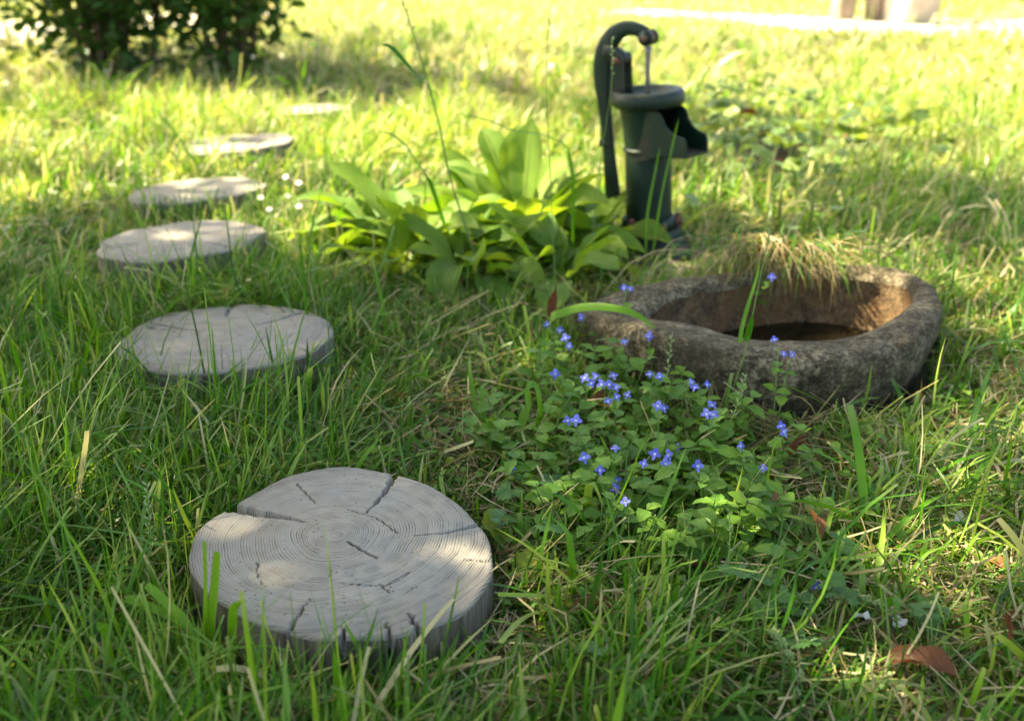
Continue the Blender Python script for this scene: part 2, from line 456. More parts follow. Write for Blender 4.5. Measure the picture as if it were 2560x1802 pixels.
# ------------------------------------------------------------------ log slices
def log_slice(label, cx, cy, H, outline, cracks, tilt=(0, 0), nr=36, nt=150, seed=0, rz=0.0):
    th = np.arange(nt) / nt * 2 * math.pi
    oa = np.radians([a for a, r in outline]); orr = np.array([r for a, r in outline])
    s = np.argsort(oa % (2 * math.pi)); oa = oa[s] % (2 * math.pi); orr = orr[s]
    Rm = np.interp(th, oa, orr, period=2 * math.pi)
    k = 5; Rm = sum(np.roll(Rm, i) for i in range(-k * nt // 300, k * nt // 300 + 1)) / (2 * (k * nt // 300) + 1)
    Rm = Rm * (1 + 0.010 * np.sin(th * 11 + seed) * np.sin(th * 4 + 1) + 0.0015 * np.sin(th * 73 + seed * 2) * np.sin(th * 5))
    def depth(x, y):
        d = np.zeros_like(x)
        for pts, w0, w1, dep in cracks:
            P = spline([(a, b) for a, b in pts], 9) if len(pts) > 2 else np.linspace(pts[0], pts[1], 9)
            for i in range(8):
                ax, ay = P[i]; bx, by = P[i + 1]; L2 = (bx - ax) ** 2 + (by - ay) ** 2
                t = np.clip(((x - ax) * (bx - ax) + (y - ay) * (by - ay)) / L2, 0, 1)
                # a slightly ragged line
                jit = 0.0004 * np.sin(x * 900 + y * 700) + 0.0014 * np.sin(x * 260 - y * 310 + seed)
                dd = np.hypot(x - ax - t * (bx - ax) + jit, y - ay - t * (by - ay))
                w = (w0 + (w1 - w0) * (i + t) / 8) * (0.88 + 0.12 * np.sin(x * 420 + y * 510))
                d = np.maximum(d, dep * np.sqrt(np.clip(1 - (dd / w) ** 2, 0, 1)))
        return d
    rho = np.concatenate([np.linspace(0, 0.965, nr - 3), [0.985, 0.996, 1.0]])
    Rg, Tg = np.meshgrid(rho, th, indexing='ij')
    x = Rg * Rm[None] * np.cos(Tg); y = Rg * Rm[None] * np.sin(Tg)
    z = H + 0.0016 * wav(x, y, seed, 9) - 0.004 * np.clip((Rg - 0.985) / 0.015, 0, 1) ** 2
    cd = depth(x, y)
    Vt = np.stack([x, y, z - cd], -1)
    root = empty('log_slice', (cx, cy, g1(cx, cy)), rz)
    root.rotation_euler = (tilt[0], tilt[1], rz)
    tag(root, label, 'log slice', 'sawn log slices laid as stepping stones')
    me = mesh_np('sawn_face', Vt.reshape(-1, 3), grid_faces(nr, nt, wrap_v=True), ENDGRAIN)
    obj('sawn_face', me, root)
    # side wall, notched where a crack runs out through the rim
    nzs = 10
    notch = np.clip(depth(x[-1], y[-1]) / 0.014, 0, 1)
    zz = np.linspace(0, 1, nzs)
    inn = 0.035 * notch[None] * (1 - 0.5 * zz[:, None])
    rs = Rm[None] - inn + 0.0006 * wav(np.cos(th)[None] * 3, np.sin(th)[None] * 3, zz[:, None], 3)
    rs[0] = Rm - 0.0002
    Z = np.repeat(((H - 0.004) * (1 - zz) + (-0.06) * zz)[:, None], nt, 1)
    Z[0] = z[-1] - cd[-1] - 0.0003
    Vs = np.stack([rs * np.cos(th)[None], rs * np.sin(th)[None], Z], -1)
    obj('log_side', mesh_np('log_side', Vs.reshape(-1, 3), grid_faces(nzs, nt, wrap_v=True)[:, ::-1], SIDEGRAIN), root)
    return root

OUT1 = [(a_, r_ * 0.965) for a_, r_ in [(-167, .197), (177, .203), (164, .200), (154, .187), (143, .191), (124, .202), (108, .205), (92, .197), (76, .184), (53, .177), (27, .176), (6, .187),
        (-15, .206), (-30, .220), (-43, .223), (-54, .219), (-65, .214), (-79, .203), (-95, .193), (-110, .186), (-129, .181), (-150, .187)]]
CR1 = [([(-0.172, 0.084), (-0.116, 0.066), (-0.060, 0.045)], 0.0125, 0.0020, 0.045),
       ([(0.052, 0.19), (0.041, 0.127), (0.022, 0.072)], 0.0068, 0.0014, 0.034),
       ([(0.007, -0.004), (0.028, -0.022), (0.050, -0.037)], 0.0030, 0.0030, 0.014),
       ([(0.187, 0.043), (0.139, 0.022), (0.097, 0.015)], 0.0036, 0.0013, 0.012),
       ([(-0.004, 0.078), (0.037, 0.057), (0.072, 0.02)], 0.0016, 0.0018, 0.007),
       ([(0.008, -0.095), (0.062, -0.1), (0.076, -0.092), (0.094, -0.073)], 0.0013, 0.0018, 0.008),
       ([(0.062, -0.097), (0.074, -0.113)], 0.002, 0.002, 0.008),
       ([(0.033, -0.212), (0.028, -0.180)], 0.0040, 0.0014, 0.03),
       ([(0.088, -0.205), (0.078, -0.173)], 0.0032, 0.0014, 0.025),
       ([(0.119, -0.190), (0.104, -0.157)], 0.0036, 0.0016, 0.028),
       ([(-0.036, -0.195), (-0.022, -0.129)], 0.0030, 0.0011, 0.02),
       ([(0.207, -0.047), (0.165, -0.043)], 0.0026, 0.0013, 0.01),
       ([(-0.092, 0.150), (-0.055, 0.096)], 0.0018, 0.0012, 0.008),
       ([(-0.104, -0.05), (-0.097, -0.078), (-0.083, -0.102)], 0.0016, 0.0014, 0.006),
       ([(-0.125, -0.155), (-0.11, -0.14)], 0.003, 0.001, 0.02)]
FRONT = (-0.228, 1.140)
log_slice('cracked grey log slice with deep wedge split, beside the blue-flower patch', FRONT[0], FRONT[1], 0.085, OUT1, CR1, nr=150, nt=520, seed=1)

def round_outline(r, e, ph, seed):
    rr = random.Random(seed)
    return [(a, r * (1 + e * math.cos(2 * math.radians(a - ph))) * rr.uniform(0.94, 1.05)) for a in range(0, 360, 15)]
DISCS = [(-0.577, 1.866, 0.176, 0.08, 'bluish grey log slice half hidden by grass, next after the cracked one', (-0.02, -0.01)),
         (-0.835, 2.43, 0.172, 0.10, 'log slice dappled with sun, standing proud of the grass, third in row', (-0.02, -0.02)),
         (-0.965, 3.02, 0.180, 0.065, 'log slice fringed by a dark grass tuft, fourth in row', (-0.05, -0.03)),
         (-1.0, 3.63, 0.192, 0.065, 'tilted sunlit log slice with grass over its edge, fifth in row', (-0.04, -0.06)),
         (-0.83, 4.28, 0.135, 0.06, 'bleached log slice in full sun, last of the row', (-0.03, -0.03))]
for i, (cx, cy, r, H, lab, tl) in enumerate(DISCS):
    cr = []
    rr = random.Random(40 + i)
    for k in range(4):
        a = rr.uniform(0, 6.28); r0 = r * 1.05; r1 = r * rr.uniform(0.3, 0.7)
        cr.append(([(r0 * math.cos(a), r0 * math.sin(a)), (r1 * math.cos(a + .06), r1 * math.sin(a + .06))], rr.uniform(.003, .005), .001, .02))
    log_slice(lab, cx, cy, H, round_outline(r, 0.045, 40 * i, i), cr, tl, 60, 220, i + 3)

# ------------------------------------------------------------------ stone basin
NB_ = 150
outer_t = closed_spline([(0.135, 1.945), (0.160, 1.875), (0.242, 1.780), (0.309, 1.716), (0.383, 1.673), (0.481, 1.645), (0.602, 1.645), (0.716, 1.694), (0.808, 1.784),
                         (0.868, 1.895), (0.892, 2.019), (0.835, 2.150), (0.700, 2.200), (0.551, 2.170), (0.394, 2.125), (0.220, 2.045)], NB_)
inner_t = closed_spline([(0.275, 1.930), (0.300, 1.885), (0.345, 1.835), (0.385, 1.803), (0.425, 1.785), (0.490, 1.772), (0.602, 1.772), (0.690, 1.800), (0.765, 1.862),
                         (0.825, 1.935), (0.845, 2.019), (0.800, 2.100), (0.690, 2.148), (0.552, 2.122), (0.415, 2.055), (0.310, 1.985)], NB_)
bc = np.array(BASIN_C)
def ring_at(base, off, z):
    d = base - bc; L = np.linalg.norm(d, axis=1)[:, None]
    p = base + d / L * off
    return np.concatenate([p, np.full((len(p), 1), z)], 1)
def blend(a, c, f): return a * (1 - f) + c * f
zrim = 0.145 + 0.012 * np.sin(np.arange(NB_) / NB_ * 2 * math.pi * 2 + 0.5)
zrim = zrim - 0.028 * np.exp(-((outer_t[:, 0] - 0.14) / 0.12) ** 2)          # the broad end is worn lower
def rings(lst): return np.stack(lst, 0)
out_r = [ring_at(outer_t, o, z) for o, z in ((-0.05, -0.05), (-0.03, 0.0), (-0.016, 0.03), (-0.006, 0.06), (0.001, 0.09), (0.003, 0.115))]
for f, dz in ((0.0, -0.012), (0.06, -0.004), (0.16, 0.0), (0.32, 0.001), (0.5, 0.0), (0.68, -0.003), (0.84, -0.007), (0.95, -0.014), (1.0, -0.022)):
    p = blend(outer_t, inner_t, f); out_r.append(np.concatenate([p, (zrim + dz)[:, None]], 1))
Vb = rings(out_r)
d = wav(Vb[..., 0], Vb[..., 1], Vb[..., 2], 14) * 0.0035 + wav(Vb[..., 0], Vb[..., 1], Vb[..., 2], 45) * 0.0018
nrm = Vb[..., :2] - bc; nrm /= np.linalg.norm(nrm, axis=-1, keepdims=True)
Vb[..., :2] += nrm * d[..., None]; Vb[..., 2] += d * 0.8
last = Vb[-1].copy()
ba = empty('stone_basin', (bc[0], bc[1], 0.0))
tag(ba, 'rough oval stone basin holding dark water below the iron pump', 'basin')
off = np.array([bc[0], bc[1], 0])
obj('outer_shell', mesh_np('outer_shell', Vb.reshape(-1, 3) - off, grid_faces(len(out_r), NB_, wrap_v=True)[:, ::-1], STONE), ba)
inr = [last]
for o, z in ((0.006, 0.10), (0.008, 0.07), (0.004, 0.035), (-0.006, 0.0), (-0.02, -0.035), (-0.055, -0.06)):
    p = ring_at(inner_t, o, z); p[:, 2] += 0
    dd = wav(p[:, 0], p[:, 1], p[:, 2], 12) * 0.003; p[:, :2] += ((p[:, :2] - bc) / np.linalg.norm(p[:, :2] - bc, axis=1)[:, None]) * dd[:, None]
    inr.append(p)
c = np.zeros((NB_, 3)); c[:] = (0.56, 1.94, -0.066); inr.append(blend(inr[-1], c, 0.6)); inr.append(c)
Vi = rings(inr)
obj('bowl', mesh_np('bowl', Vi.reshape(-1, 3) - off, grid_faces(len(inr), NB_, wrap_v=True)[:, ::-1], BOWL), ba)
wp = ring_at(inner_t, 0.000, 0.012)
Vw = np.vstack([wp, [[0.56, 1.94, 0.012]]]); Fw = [(i, (i + 1) % NB_, NB_) for i in range(NB_)]
tag(obj('water', mesh_np('water', Vw, Fw, WATER)), kind='structure')

# low rough stone half buried beside the pump
def rough_block(name, sx, sy, sz, mat, seed, f=9, amp=0.012):
    nu, nv = 40, 24
    th = np.arange(nu) / nu * 2 * math.pi; ph = np.linspace(-math.pi / 2, math.pi / 2, nv)
    T, Pp = np.meshgrid(th, ph, indexing='ij')
    def se(v, e): return np.sign(v) * np.abs(v) ** e
    x = sx * se(np.cos(Pp), .45) * se(np.cos(T), .6); y = sy * se(np.cos(Pp), .45) * se(np.sin(T), .6); z = sz * se(np.sin(Pp), .5)
    dd = 1 + (wav(x, y, z + seed, f) * amp + wav(x, y, z - seed, f * 4) * amp * 0.3) / max(sx, sy)
    V = np.stack([x * dd, y * dd, z * dd], -1).reshape(-1, 3)
    return mesh_np(name, V, grid_faces(nu, nv, wrap_u=True), mat)
o = obj('stone_slab', rough_block('stone_slab', 0.16, 0.085, 0.045, STONE, 2), None, (0.49, 2.46, -0.012), (0, R(3), R(-14)))
tag(o, 'weathered stone slab in the soil between pump foot and basin', 'stone')

# ------------------------------------------------------------------ hand pump
PX, PY = 0.392, 2.735
pump = empty('hand_pump', (PX, PY, g1(PX, PY) + 0.002))
pump.rotation_mode = 'QUATERNION'
pump.rotation_quaternion = (Matrix.Rotation(R(-3.6), 4, 'Y') @ Matrix.Rotation(R(-33), 4, 'Z')).to_quaternion()
tag(pump, 'dark green cast iron hand water pump with curved lever and open spout', 'water pump')
base = obj('foot', lathe('foot', [(0, 0.0), (0.132, 0.0), (0.137, 0.004), (0.136, 0.011), (0.126, 0.015), (0.112, 0.023), (0.101, 0.038), (0.095, 0.054), (0.092, 0.067), (0.090, 0.073), (0.085, 0.077), (0.0, 0.077)], IRON, 64), pump)
obj('collar', lathe('collar', [(0.0, 0.079), (0.070, 0.079), (0.0765, 0.081), (0.078, 0.087), (0.078, 0.099), (0.0755, 0.105), (0.069, 0.108), (0.06, 0.110)], IRON, 64), pump)
for a in (20, 140, 260):
    V1, F1 = tube([(0.0, 0, -0.030), (0, 0, 0.016)], 0.0085, 6)
    lg, fg = tube([(-0.03, 0, -0.008), (0.012, 0, -0.008)], 0.012, 8)
    Vj, Fj = join([(V1, F1), (lg, fg)])
    obj('bolt', mesh_np('bolt', Vj, Fj, RUST, smooth=False), pump, (0.080 * math.cos(R(a)), 0.080 * math.sin(R(a)), 0.102), (0, 0, R(a)))
# barrel with an opening into the spout
prof = [(0.064, 0.106), (0.0655, 0.112), (0.0645, 0.125)] + [(0.0635, z) for z in np.linspace(0.14, 0.29, 9)] + [(0.0640, 0.305), (0.0655, 0.32), (0.067, 0.335), (0.069, 0.355), (0.071, 0.375), (0.074, 0.395), (0.078, 0.412), (0.081, 0.418)]
me = lathe('barrel', prof, IRON, 72)
bm = bmesh.new(); bm.from_mesh(me)
dele = [f for f in bm.faces if f.calc_center_median().x > 0.02 and abs(f.calc_center_median().y) < 0.036 and 0.322 < f.calc_center_median().z < 0.415]
bmesh.ops.delete(bm, geom=dele, context='FACES'); bm.to_mesh(me); bm.free()
obj('barrel', me, pump, (0, 0, 0), (0, 0, R(-17)))
obj('band', lathe('band', [(0.0635, 0.293), (0.0675, 0.295), (0.069, 0.299), (0.0675, 0.303), (0.0635, 0.305)], IRON, 64), pump)
obj('rim_cap', lathe('rim_cap', [(0.070, 0.413), (0.088, 0.413), (0.0955, 0.417), (0.099, 0.426), (0.0995, 0.438), (0.0965, 0.450), (0.090, 0.456), (0.082, 0.456), (0.076, 0.450), (0.068, 0.441), (0.05, 0.436), (0.0, 0.434)], IRON, 72), pump)
def plate(pts_xz, y0, y1):
    n_ = len(pts_xz); bm = bmesh.new()
    a = [bm.verts.new((x, y0, z)) for x, z in pts_xz]; b_ = [bm.verts.new((x, y1, z)) for x, z in pts_xz]
    bm.faces.new(a); bm.faces.new(b_[::-1])
    for i in range(n_): bm.faces.new((a[i], b_[i], b_[(i + 1) % n_], a[(i + 1) % n_]))
    bmesh.ops.recalc_face_normals(bm, faces=bm.faces)
    bmesh.ops.bevel(bm, geom=list(bm.edges), offset=0.0016, segments=2, affect='EDGES')
    return bm
def flare(bm, s_):
    for v in bm.verts: v.co.y += s_ * 0.0185 * min(1.0, max(0.0, (0.155 - v.co.x) / 0.155))
    return bm
def bm_obj(name, bm, mat, parent, smooth=True):
    me = bpy.data.meshes.new(name); bm.to_mesh(me); bm.free(); me.materials.append(mat)
    for p in me.polygons: p.use_smooth = smooth
    return obj(name, me, parent)
top = [tuple(p) for p in spline([(0.002, 0.412), (0.05, 0.412), (0.082, 0.410), (0.094, 0.398), (0.106, 0.376), (0.122, 0.362), (0.142, 0.353), (0.160, 0.350), (0.168, 0.344)], 18)]
bot = [(0.172, 0.335), (0.173, 0.306), (0.170, 0.299), (0.13, 0.297), (0.09, 0.294), (0.064, 0.286), (0.03, 0.277), (0.002, 0.270)]
spout = bm_obj('spout', plate([(0.172, 0.305), (0.172, 0.297), (0.10, 0.291), (0.05, 0.275), (0.05, 0.318), (0.08, 0.312), (0.13, 0.306)], -0.043, 0.043), IRON, pump, False)
spout.rotation_euler = (0, 0, R(-17))
bm_obj('spout_wall', flare(plate(top + bot, -0.0455, -0.0385), -1), IRON, spout, False)
bm_obj('spout_wall', flare(plate(top + bot, 0.0385, 0.0455), 1), IRON, spout, False)
# fulcrum ears
ear = [(-0.099, 0.440), (-0.058, 0.440), (-0.060, 0.500)] + [(-0.078 + 0.0185 * math.cos(a), 0.532 + 0.0185 * math.sin(a)) for a in np.linspace(-0.2, math.pi + 0.2, 12)] + [(-0.097, 0.5)]
bm_obj('fulcrum_ear', plate(ear, -0.031, -0.020), IRON, pump, False)
bm_obj('fulcrum_ear', plate(ear, 0.020, 0.031), IRON, pump, False)
V1, F1 = tube([(0, -0.040, 0), (0, 0.040, 0)], 0.0095, 12)
obj('pivot_bolt', mesh_np('pivot_bolt', V1, F1, RUST), pump, (-0.078, 0, 0.532))
# lever, swept in the xz plane
def sweep(path, a, bw, n_):
    P = spline([(x, 0, z) for x, z in path], n_); A = np.interp(np.linspace(0, 1, n_), np.linspace(0, 1, len(a)), a); B = np.interp(np.linspace(0, 1, n_), np.linspace(0, 1, len(bw)), bw)
    T = np.gradient(P, axis=0); T /= np.linalg.norm(T, axis=1)[:, None]
    Nn = np.stack([-T[:, 2], 0 * T[:, 0], T[:, 0]], -1)
    th = np.arange(16) / 16 * 2 * math.pi
    cx = np.sign(np.cos(th)) * np.abs(np.cos(th)) ** .55; cy = np.sign(np.sin(th)) * np.abs(np.sin(th)) ** .55
    V = P[:, None] + Nn[:, None] * (A[:, None] * cx[None])[..., None] + np.array([0, 1, 0])[None, None] * (B[:, None] * cy[None])[..., None]
    V = np.concatenate([np.repeat(P[:1][:, None], 16, 1), V, np.repeat(P[-1:][:, None], 16, 1)])
    return V.reshape(-1, 3), grid_faces(n_ + 2, 16, wrap_v=True)
lv = [(-0.112, 0.128), (-0.113, 0.16), (-0.117, 0.22), (-0.122, 0.29), (-0.127, 0.36), (-0.134, 0.43), (-0.137, 0.49), (-0.128, 0.545), (-0.104, 0.588), (-0.066, 0.611), (-0.030, 0.609), (-0.004, 0.596)]
Vh, Fh = sweep(lv, [0.017, 0.023, 0.020, 0.017, 0.017, 0.020, 0.025, 0.028, 0.026, 0.020, 0.017, 0.018], [0.012, 0.013, 0.011, 0.010, 0.010, 0.011, 0.012, 0.013, 0.013, 0.012, 0.011, 0.010], 60)
lever = obj('lever', mesh_np('lever', Vh, Fh, IRON), pump)
Vk, Fk = sweep([(-0.125, 0.555), (-0.10, 0.548), (-0.078, 0.533), (-0.064, 0.524)], [0.020, 0.02, 0.021, 0.014], [0.015, 0.017, 0.017, 0.015], 14)
obj('pivot_lug', mesh_np('pivot_lug', Vk, Fk, IRON), lever)
Vr, Fr = sweep([(-0.128, 0.30), (-0.1285, 0.303), (-0.127, 0.310), (-0.126, 0.314)], [0.019, 0.021, 0.021, 0.019], [0.013, 0.016, 0.016, 0.013], 8)
obj('lever_ring', mesh_np('lever_ring', Vr, Fr, IRON), lever)
for s in (-1, 1):
    V1, F1 = tube([(0.004, s * 0.010, 0.588), (0.004, s * 0.022, 0.588)], 0.0195, 20)
    obj('clevis_cheek', mesh_np('clevis_cheek', V1, F1, IRON), lever)
V1, F1 = tube([(0.004, -0.030, 0.588), (0.004, 0.030, 0.588)], 0.0075, 10)
obj('clevis_pin', mesh_np('clevis_pin', V1, F1, RUST), lever)
V1, F1 = tube([(0.0, 0, 0.43), (0.0, 0, 0.50), (0.001, 0, 0.548), (0.003, 0, 0.566)], [0.0068, 0.0066, 0.0064, 0.010], 12)
rod = obj('piston_rod', mesh_np('piston_rod', V1, F1, STEEL), pump)
V1, F1 = tube([(0.004, -0.0085, 0.588), (0.004, 0.0085, 0.588)], 0.017, 16)
obj('rod_eye', mesh_np('rod_eye', V1, F1, RUST), rod)

# ------------------------------------------------------------------ leaves and small plants
def leaf_mesh(name, L, W, prof, mat, bend=0.5, cup=0.25, wave=0.0, ns=8, nw=5, tooth=0.0, twist=0.0, seed=0):
    rr = np.random.default_rng(seed)
    s = np.linspace(0, 1, ns + 1)
    w = np.interp(s, np.linspace(0, 1, len(prof)), prof) * W * 0.5
    if tooth: w = w * (1 + tooth * np.where(np.arange(ns + 1) % 2 == 0, 1, -1) * (s > 0.12) * (s < 0.98))
    ang = bend * s ** 1.3
    dy = np.cos(ang) * L / ns; dz = -np.sin(ang) * L / ns
    yy = np.concatenate([[0], np.cumsum(dy[1:])]); zz = np.concatenate([[0], np.cumsum(dz[1:])])
    uu = np.linspace(-1, 1, nw)
    x = uu[None] * w[:, None]
    lift = cup * np.abs(uu)[None] ** 1.3 * w[:, None] + wave * W * np.sin(s * 13 + rr.uniform(0, 6))[:, None] * uu[None] ** 2 * np.sign(uu)[None] * (w[:, None] / (W * .5))
    tw = twist * s[:, None]
    X = x * np.cos(tw) - lift * np.sin(tw); Lz = x * np.sin(tw) + lift * np.cos(tw)
    Yv = yy[:, None] + Lz * np.sin(ang)[:, None]; Zv = zz[:, None] + Lz * np.cos(ang)[:, None]
    V = np.stack([X, Yv, Zv], -1).reshape(-1, 3)
    U, S_ = np.meshgrid((uu + 1) / 2, s)
    return mesh_np(name, V, grid_faces(ns + 1, nw), mat, uv=np.stack([U, S_], -1).reshape(-1, 2))

def aim(az, el, roll=0.0):
    """rotation taking +Y to azimuth az (from +X, ccw), elevation el"""
    return (Matrix.Rotation(az - math.pi / 2, 4, 'Z') @ Matrix.Rotation(el, 4, 'X') @ Matrix.Rotation(roll, 4, 'Y'))

# speedwell ---------------------------------------------------------------
OV = [0.05, 0.62, 0.96, 1.0, 0.82, 0.5, 0.04]
sp_leaf = [leaf_mesh('leaf', 1.0, 0.68, OV, SPEED, bend=b_, cup=c_, wave=0.05, ns=10, nw=5, tooth=0.09, seed=i) for i, (b_, c_) in enumerate([(0.5, 0.3), (0.9, 0.2), (0.2, 0.45), (0.7, 0.1)])]
pet = [leaf_mesh('petal', 1.0, w_, [0.25, 0.8, 1.0, 0.85, 0.35], PETAL, bend=0.35, cup=0.25, ns=5, nw=4, seed=i) for i, w_ in enumerate((1.0, 0.78, 0.6))]
me_eye = lathe('flower_eye', [(0.0, 0.16), (0.14, 0.12), (0.16, 0.02), (0.0, -0.05)], EYE, 8)
me_calyx = lathe('flower', [(0.0, -0.55), (0.10, -0.5), (0.2, -0.2), (0.14, 0.0), (0.0, 0.02)], STEM, 6)

def add_flower(parent, loc, nrm_az, nrm_el, size):
    nv = Vector((math.cos(nrm_az) * math.cos(nrm_el), math.sin(nrm_az) * math.cos(nrm_el), math.sin(nrm_el)))
    q = nv.to_track_quat('Z', 'Y') @ Euler((0, 0, random.uniform(-0.4, 0.4))).to_quaternion()
    f = obj('flower', me_calyx, parent, loc, None, size); f.rotation_euler = q.to_euler()
    close = random.uniform(-0.1, 0.35)
    for k, (a, m_) in enumerate(((90, 0), (0, 1), (180, 1), (270, 2))):
        obj('petal', pet[m_], f, (0.08 * math.cos(R(a)), 0.08 * math.sin(R(a)), 0.02), aim(R(a), 0.12 + close))
    obj('flower_eye', me_eye, f, (0, 0, 0.02))
    return f

def speedwell(root_xy, tip, flowers, label, group, nleaf=4, lsize=(0.022, 0.034)):
    x0, y0 = root_xy; z0 = g1(x0, y0)
    r = empty('speedwell_plant', (x0, y0, z0)); tag(r, label, 'wildflower' if flowers else 'plant', group)
    t = np.array([tip[0] - x0, tip[1] - y0, tip[2] - z0])
    path = spline([(0, 0, -0.01), (t[0] * .25 + random.uniform(-.01, .01), t[1] * .25, t[2] * .42), (t[0] * .7, t[1] * .7, t[2] * .78), tuple(t)], 14)
    parts = [tube(path, np.linspace(0.0014, 0.0008, 14), 5)]
    az0 = random.uniform(0, 6.28)
    for k in range(nleaf):
        f = (k + 0.9) / (nleaf + 0.6) if not flowers else (k + 0.7) / (nleaf + 1.2)
        p = path[min(13, int(f * 13))]
        for s in (0, 1):
            az = az0 + k * 1.57 + s * math.pi + random.uniform(-.35, .35)
            sz = random.uniform(*lsize) * (1.0 - 0.45 * abs(f - 0.45))
            if flowers and f > 0.75: sz *= 0.6
            obj('leaf', random.choice(sp_leaf), r, p, aim(az, random.uniform(-0.15, 0.55), random.uniform(-.3, .3)), sz)
    for fx, fy, fz in flowers:
        fp = np.array([fx - x0, fy - y0, fz - z0])
        parts.append(tube(spline([tuple(path[11]), tuple((path[11] + fp) / 2 + np.array([0, 0, 0.004])), tuple(fp - np.array([0, 0, 0.003]))], 6), 0.0006, 4))
        add_flower(r, fp, random.uniform(-2.3, -0.8), random.uniform(0.35, 1.15), random.uniform(0.0066, 0.0095))
    Vs, Fs = join(parts)
    obj('stem', mesh_np('stem', Vs, Fs, STEM), r)
    return r

def where(x, y):
    if min(np.hypot(outer_t[:, 0] - x, outer_t[:, 1] - y)) < 0.12: return 'close to the basin wall'
    if y > 1.72: return 'near the wide arching grass blade'
    if math.hypot(x - FRONT[0], y - FRONT[1]) < 0.40: return 'on the side towards the cracked log slice'
    if x > 0.36: return 'on the mown lawn side of the patch'
    if y < 1.35: return 'bordering the seed heads and straw'
    return 'in the thick of the patch'
FL = [(0.071, 1.859, 0.117), (0.096, 1.847, 0.11), (0.103, 1.775, 0.122), (0.11, 1.764, 0.11), (0.078, 1.649, 0.103), (0.139, 1.876, 0.126), (0.228, 1.919, 0.174), (0.242, 1.929, 0.168),
      (0.209, 1.715, 0.139), (0.259, 1.752, 0.135), (0.126, 1.578, 0.127), (0.138, 1.584, 0.114), (0.15, 1.624, 0.109), (0.158, 1.599, 0.105), (0.181, 1.623, 0.111), (0.162, 1.509, 0.146), (0.174, 1.509, 0.141),
      (0.156, 1.457, 0.14), (0.171, 1.474, 0.14), (0.198, 1.545, 0.11), (0.09, 1.438, 0.115), (0.101, 1.407, 0.131), (0.238, 1.571, 0.137), (0.252, 1.548, 0.143), (0.233, 1.432, 0.144), (0.256, 1.506, 0.104),
      (0.308, 1.553, 0.13), (0.308, 1.523, 0.134), (0.335, 1.555, 0.125), (0.321, 1.474, 0.109), (0.325, 1.441, 0.124), (0.338, 1.517, 0.104), (0.462, 1.625, 0.180), (0.477, 1.610, 0.158), (0.492, 1.612, 0.157),
      (-0.001, 1.335, 0.085), (0.108, 1.315, 0.115), (0.2, 1.325, 0.099), (0.158, 1.346, 0.114), (0.217, 1.332, 0.112), (0.234, 1.331, 0.095), (0.243, 1.367, 0.091), (0.28, 1.316, 0.1), (0.381, 1.324, 0.092),
      (0.433, 1.412, 0.108), (0.429, 1.418, 0.115), (0.353, 1.359, 0.111), (0.158, 1.32, 0.072), (0.154, 1.297, 0.072), (0.16, 1.211, 0.101), (0.265, 1.405, 0.084), (0.132, 1.308, 0.097), (0.409, 1.108, 0.03)]
used = [False] * len(FL)
GRP = 'blue speedwells in flower beside the basin'
for i, f in enumerate(FL):
    if used[i]: continue
    cl = [f]; used[i] = True
    for j in range(i + 1, len(FL)):
        if not used[j] and len(cl) < 3 and math.dist(f, FL[j]) < 0.034: cl.append(FL[j]); used[j] = True
    c = np.mean(cl, axis=0)
    rx = c[0] + random.uniform(-.03, .03); ry = c[1] + random.uniform(-.01, .045)
    if f[0] > 0.45 and f[2] > 0.15: rx, ry = 0.455, 1.56
    if f[2] > 0.165 and f[0] < 0.3: rx, ry = 0.19, 1.80
    lab = {1: 'speedwell with a single blue flower ', 2: 'speedwell stem with a pair of blue flowers ', 3: 'speedwell stem with a cluster of three blue flowers '}[len(cl)] + where(c[0], c[1])
    speedwell((rx, ry), (c[0], c[1], c[2] + 0.004), cl, lab, GRP, nleaf=4 if f[2] > 0.05 else 2)
# one speedwell hanging into the basin
speedwell((0.560, 2.165), (0.552, 2.02, 0.155), [(0.552, 2.015, 0.165)], 'speedwell with one blue flower dangling over the basin water', None, 4, (0.02, 0.028))
LG = 'leafy speedwell shoots without flowers'
cnt = 0
while cnt < 130:
    x = random.uniform(-0.06, 0.62); y = random.uniform(1.12, 1.92)
    cxy = 0.20 + 0.10 * (1.5 - y)
    if ((x - 0.22) / 0.27) ** 2 + ((y - 1.50) / 0.40) ** 2 > random.uniform(0.5, 1.25): continue
    if min(np.hypot(outer_t[:, 0] - x, outer_t[:, 1] - y)) < 0.03 or (y > 1.66 and x > 0.34): continue
    if math.hypot(x - FRONT[0], y - FRONT[1]) < 0.26: continue
    h = random.uniform(0.06, 0.115) + (0.03 if y > 1.55 else 0)
    speedwell((x, y), (x + random.uniform(-.035, .035), y + random.uniform(-.05, .02), g1(x, y) + h), [], 'flowerless leafy speedwell shoot ' + where(x, y), LG, random.choice((3, 4, 4)), (0.026, 0.046))
    cnt += 1
for (x, y) in [(0.60, 1.60), (0.66, 1.63), (0.72, 1.60), (0.78, 1.66), (0.56, 1.57), (0.84, 1.70), (0.63, 1.50), (0.70, 1.48), (0.90, 1.78), (0.75, 1.52)]:
    speedwell((x, y), (x + random.uniform(-.03, .03), y - .02, g1(x, y) + random.uniform(.04, .08)), [], 'small leafy seedling along the outer foot of the basin', 'leafy seedlings at the basin foot', 3, (0.02, 0.034))

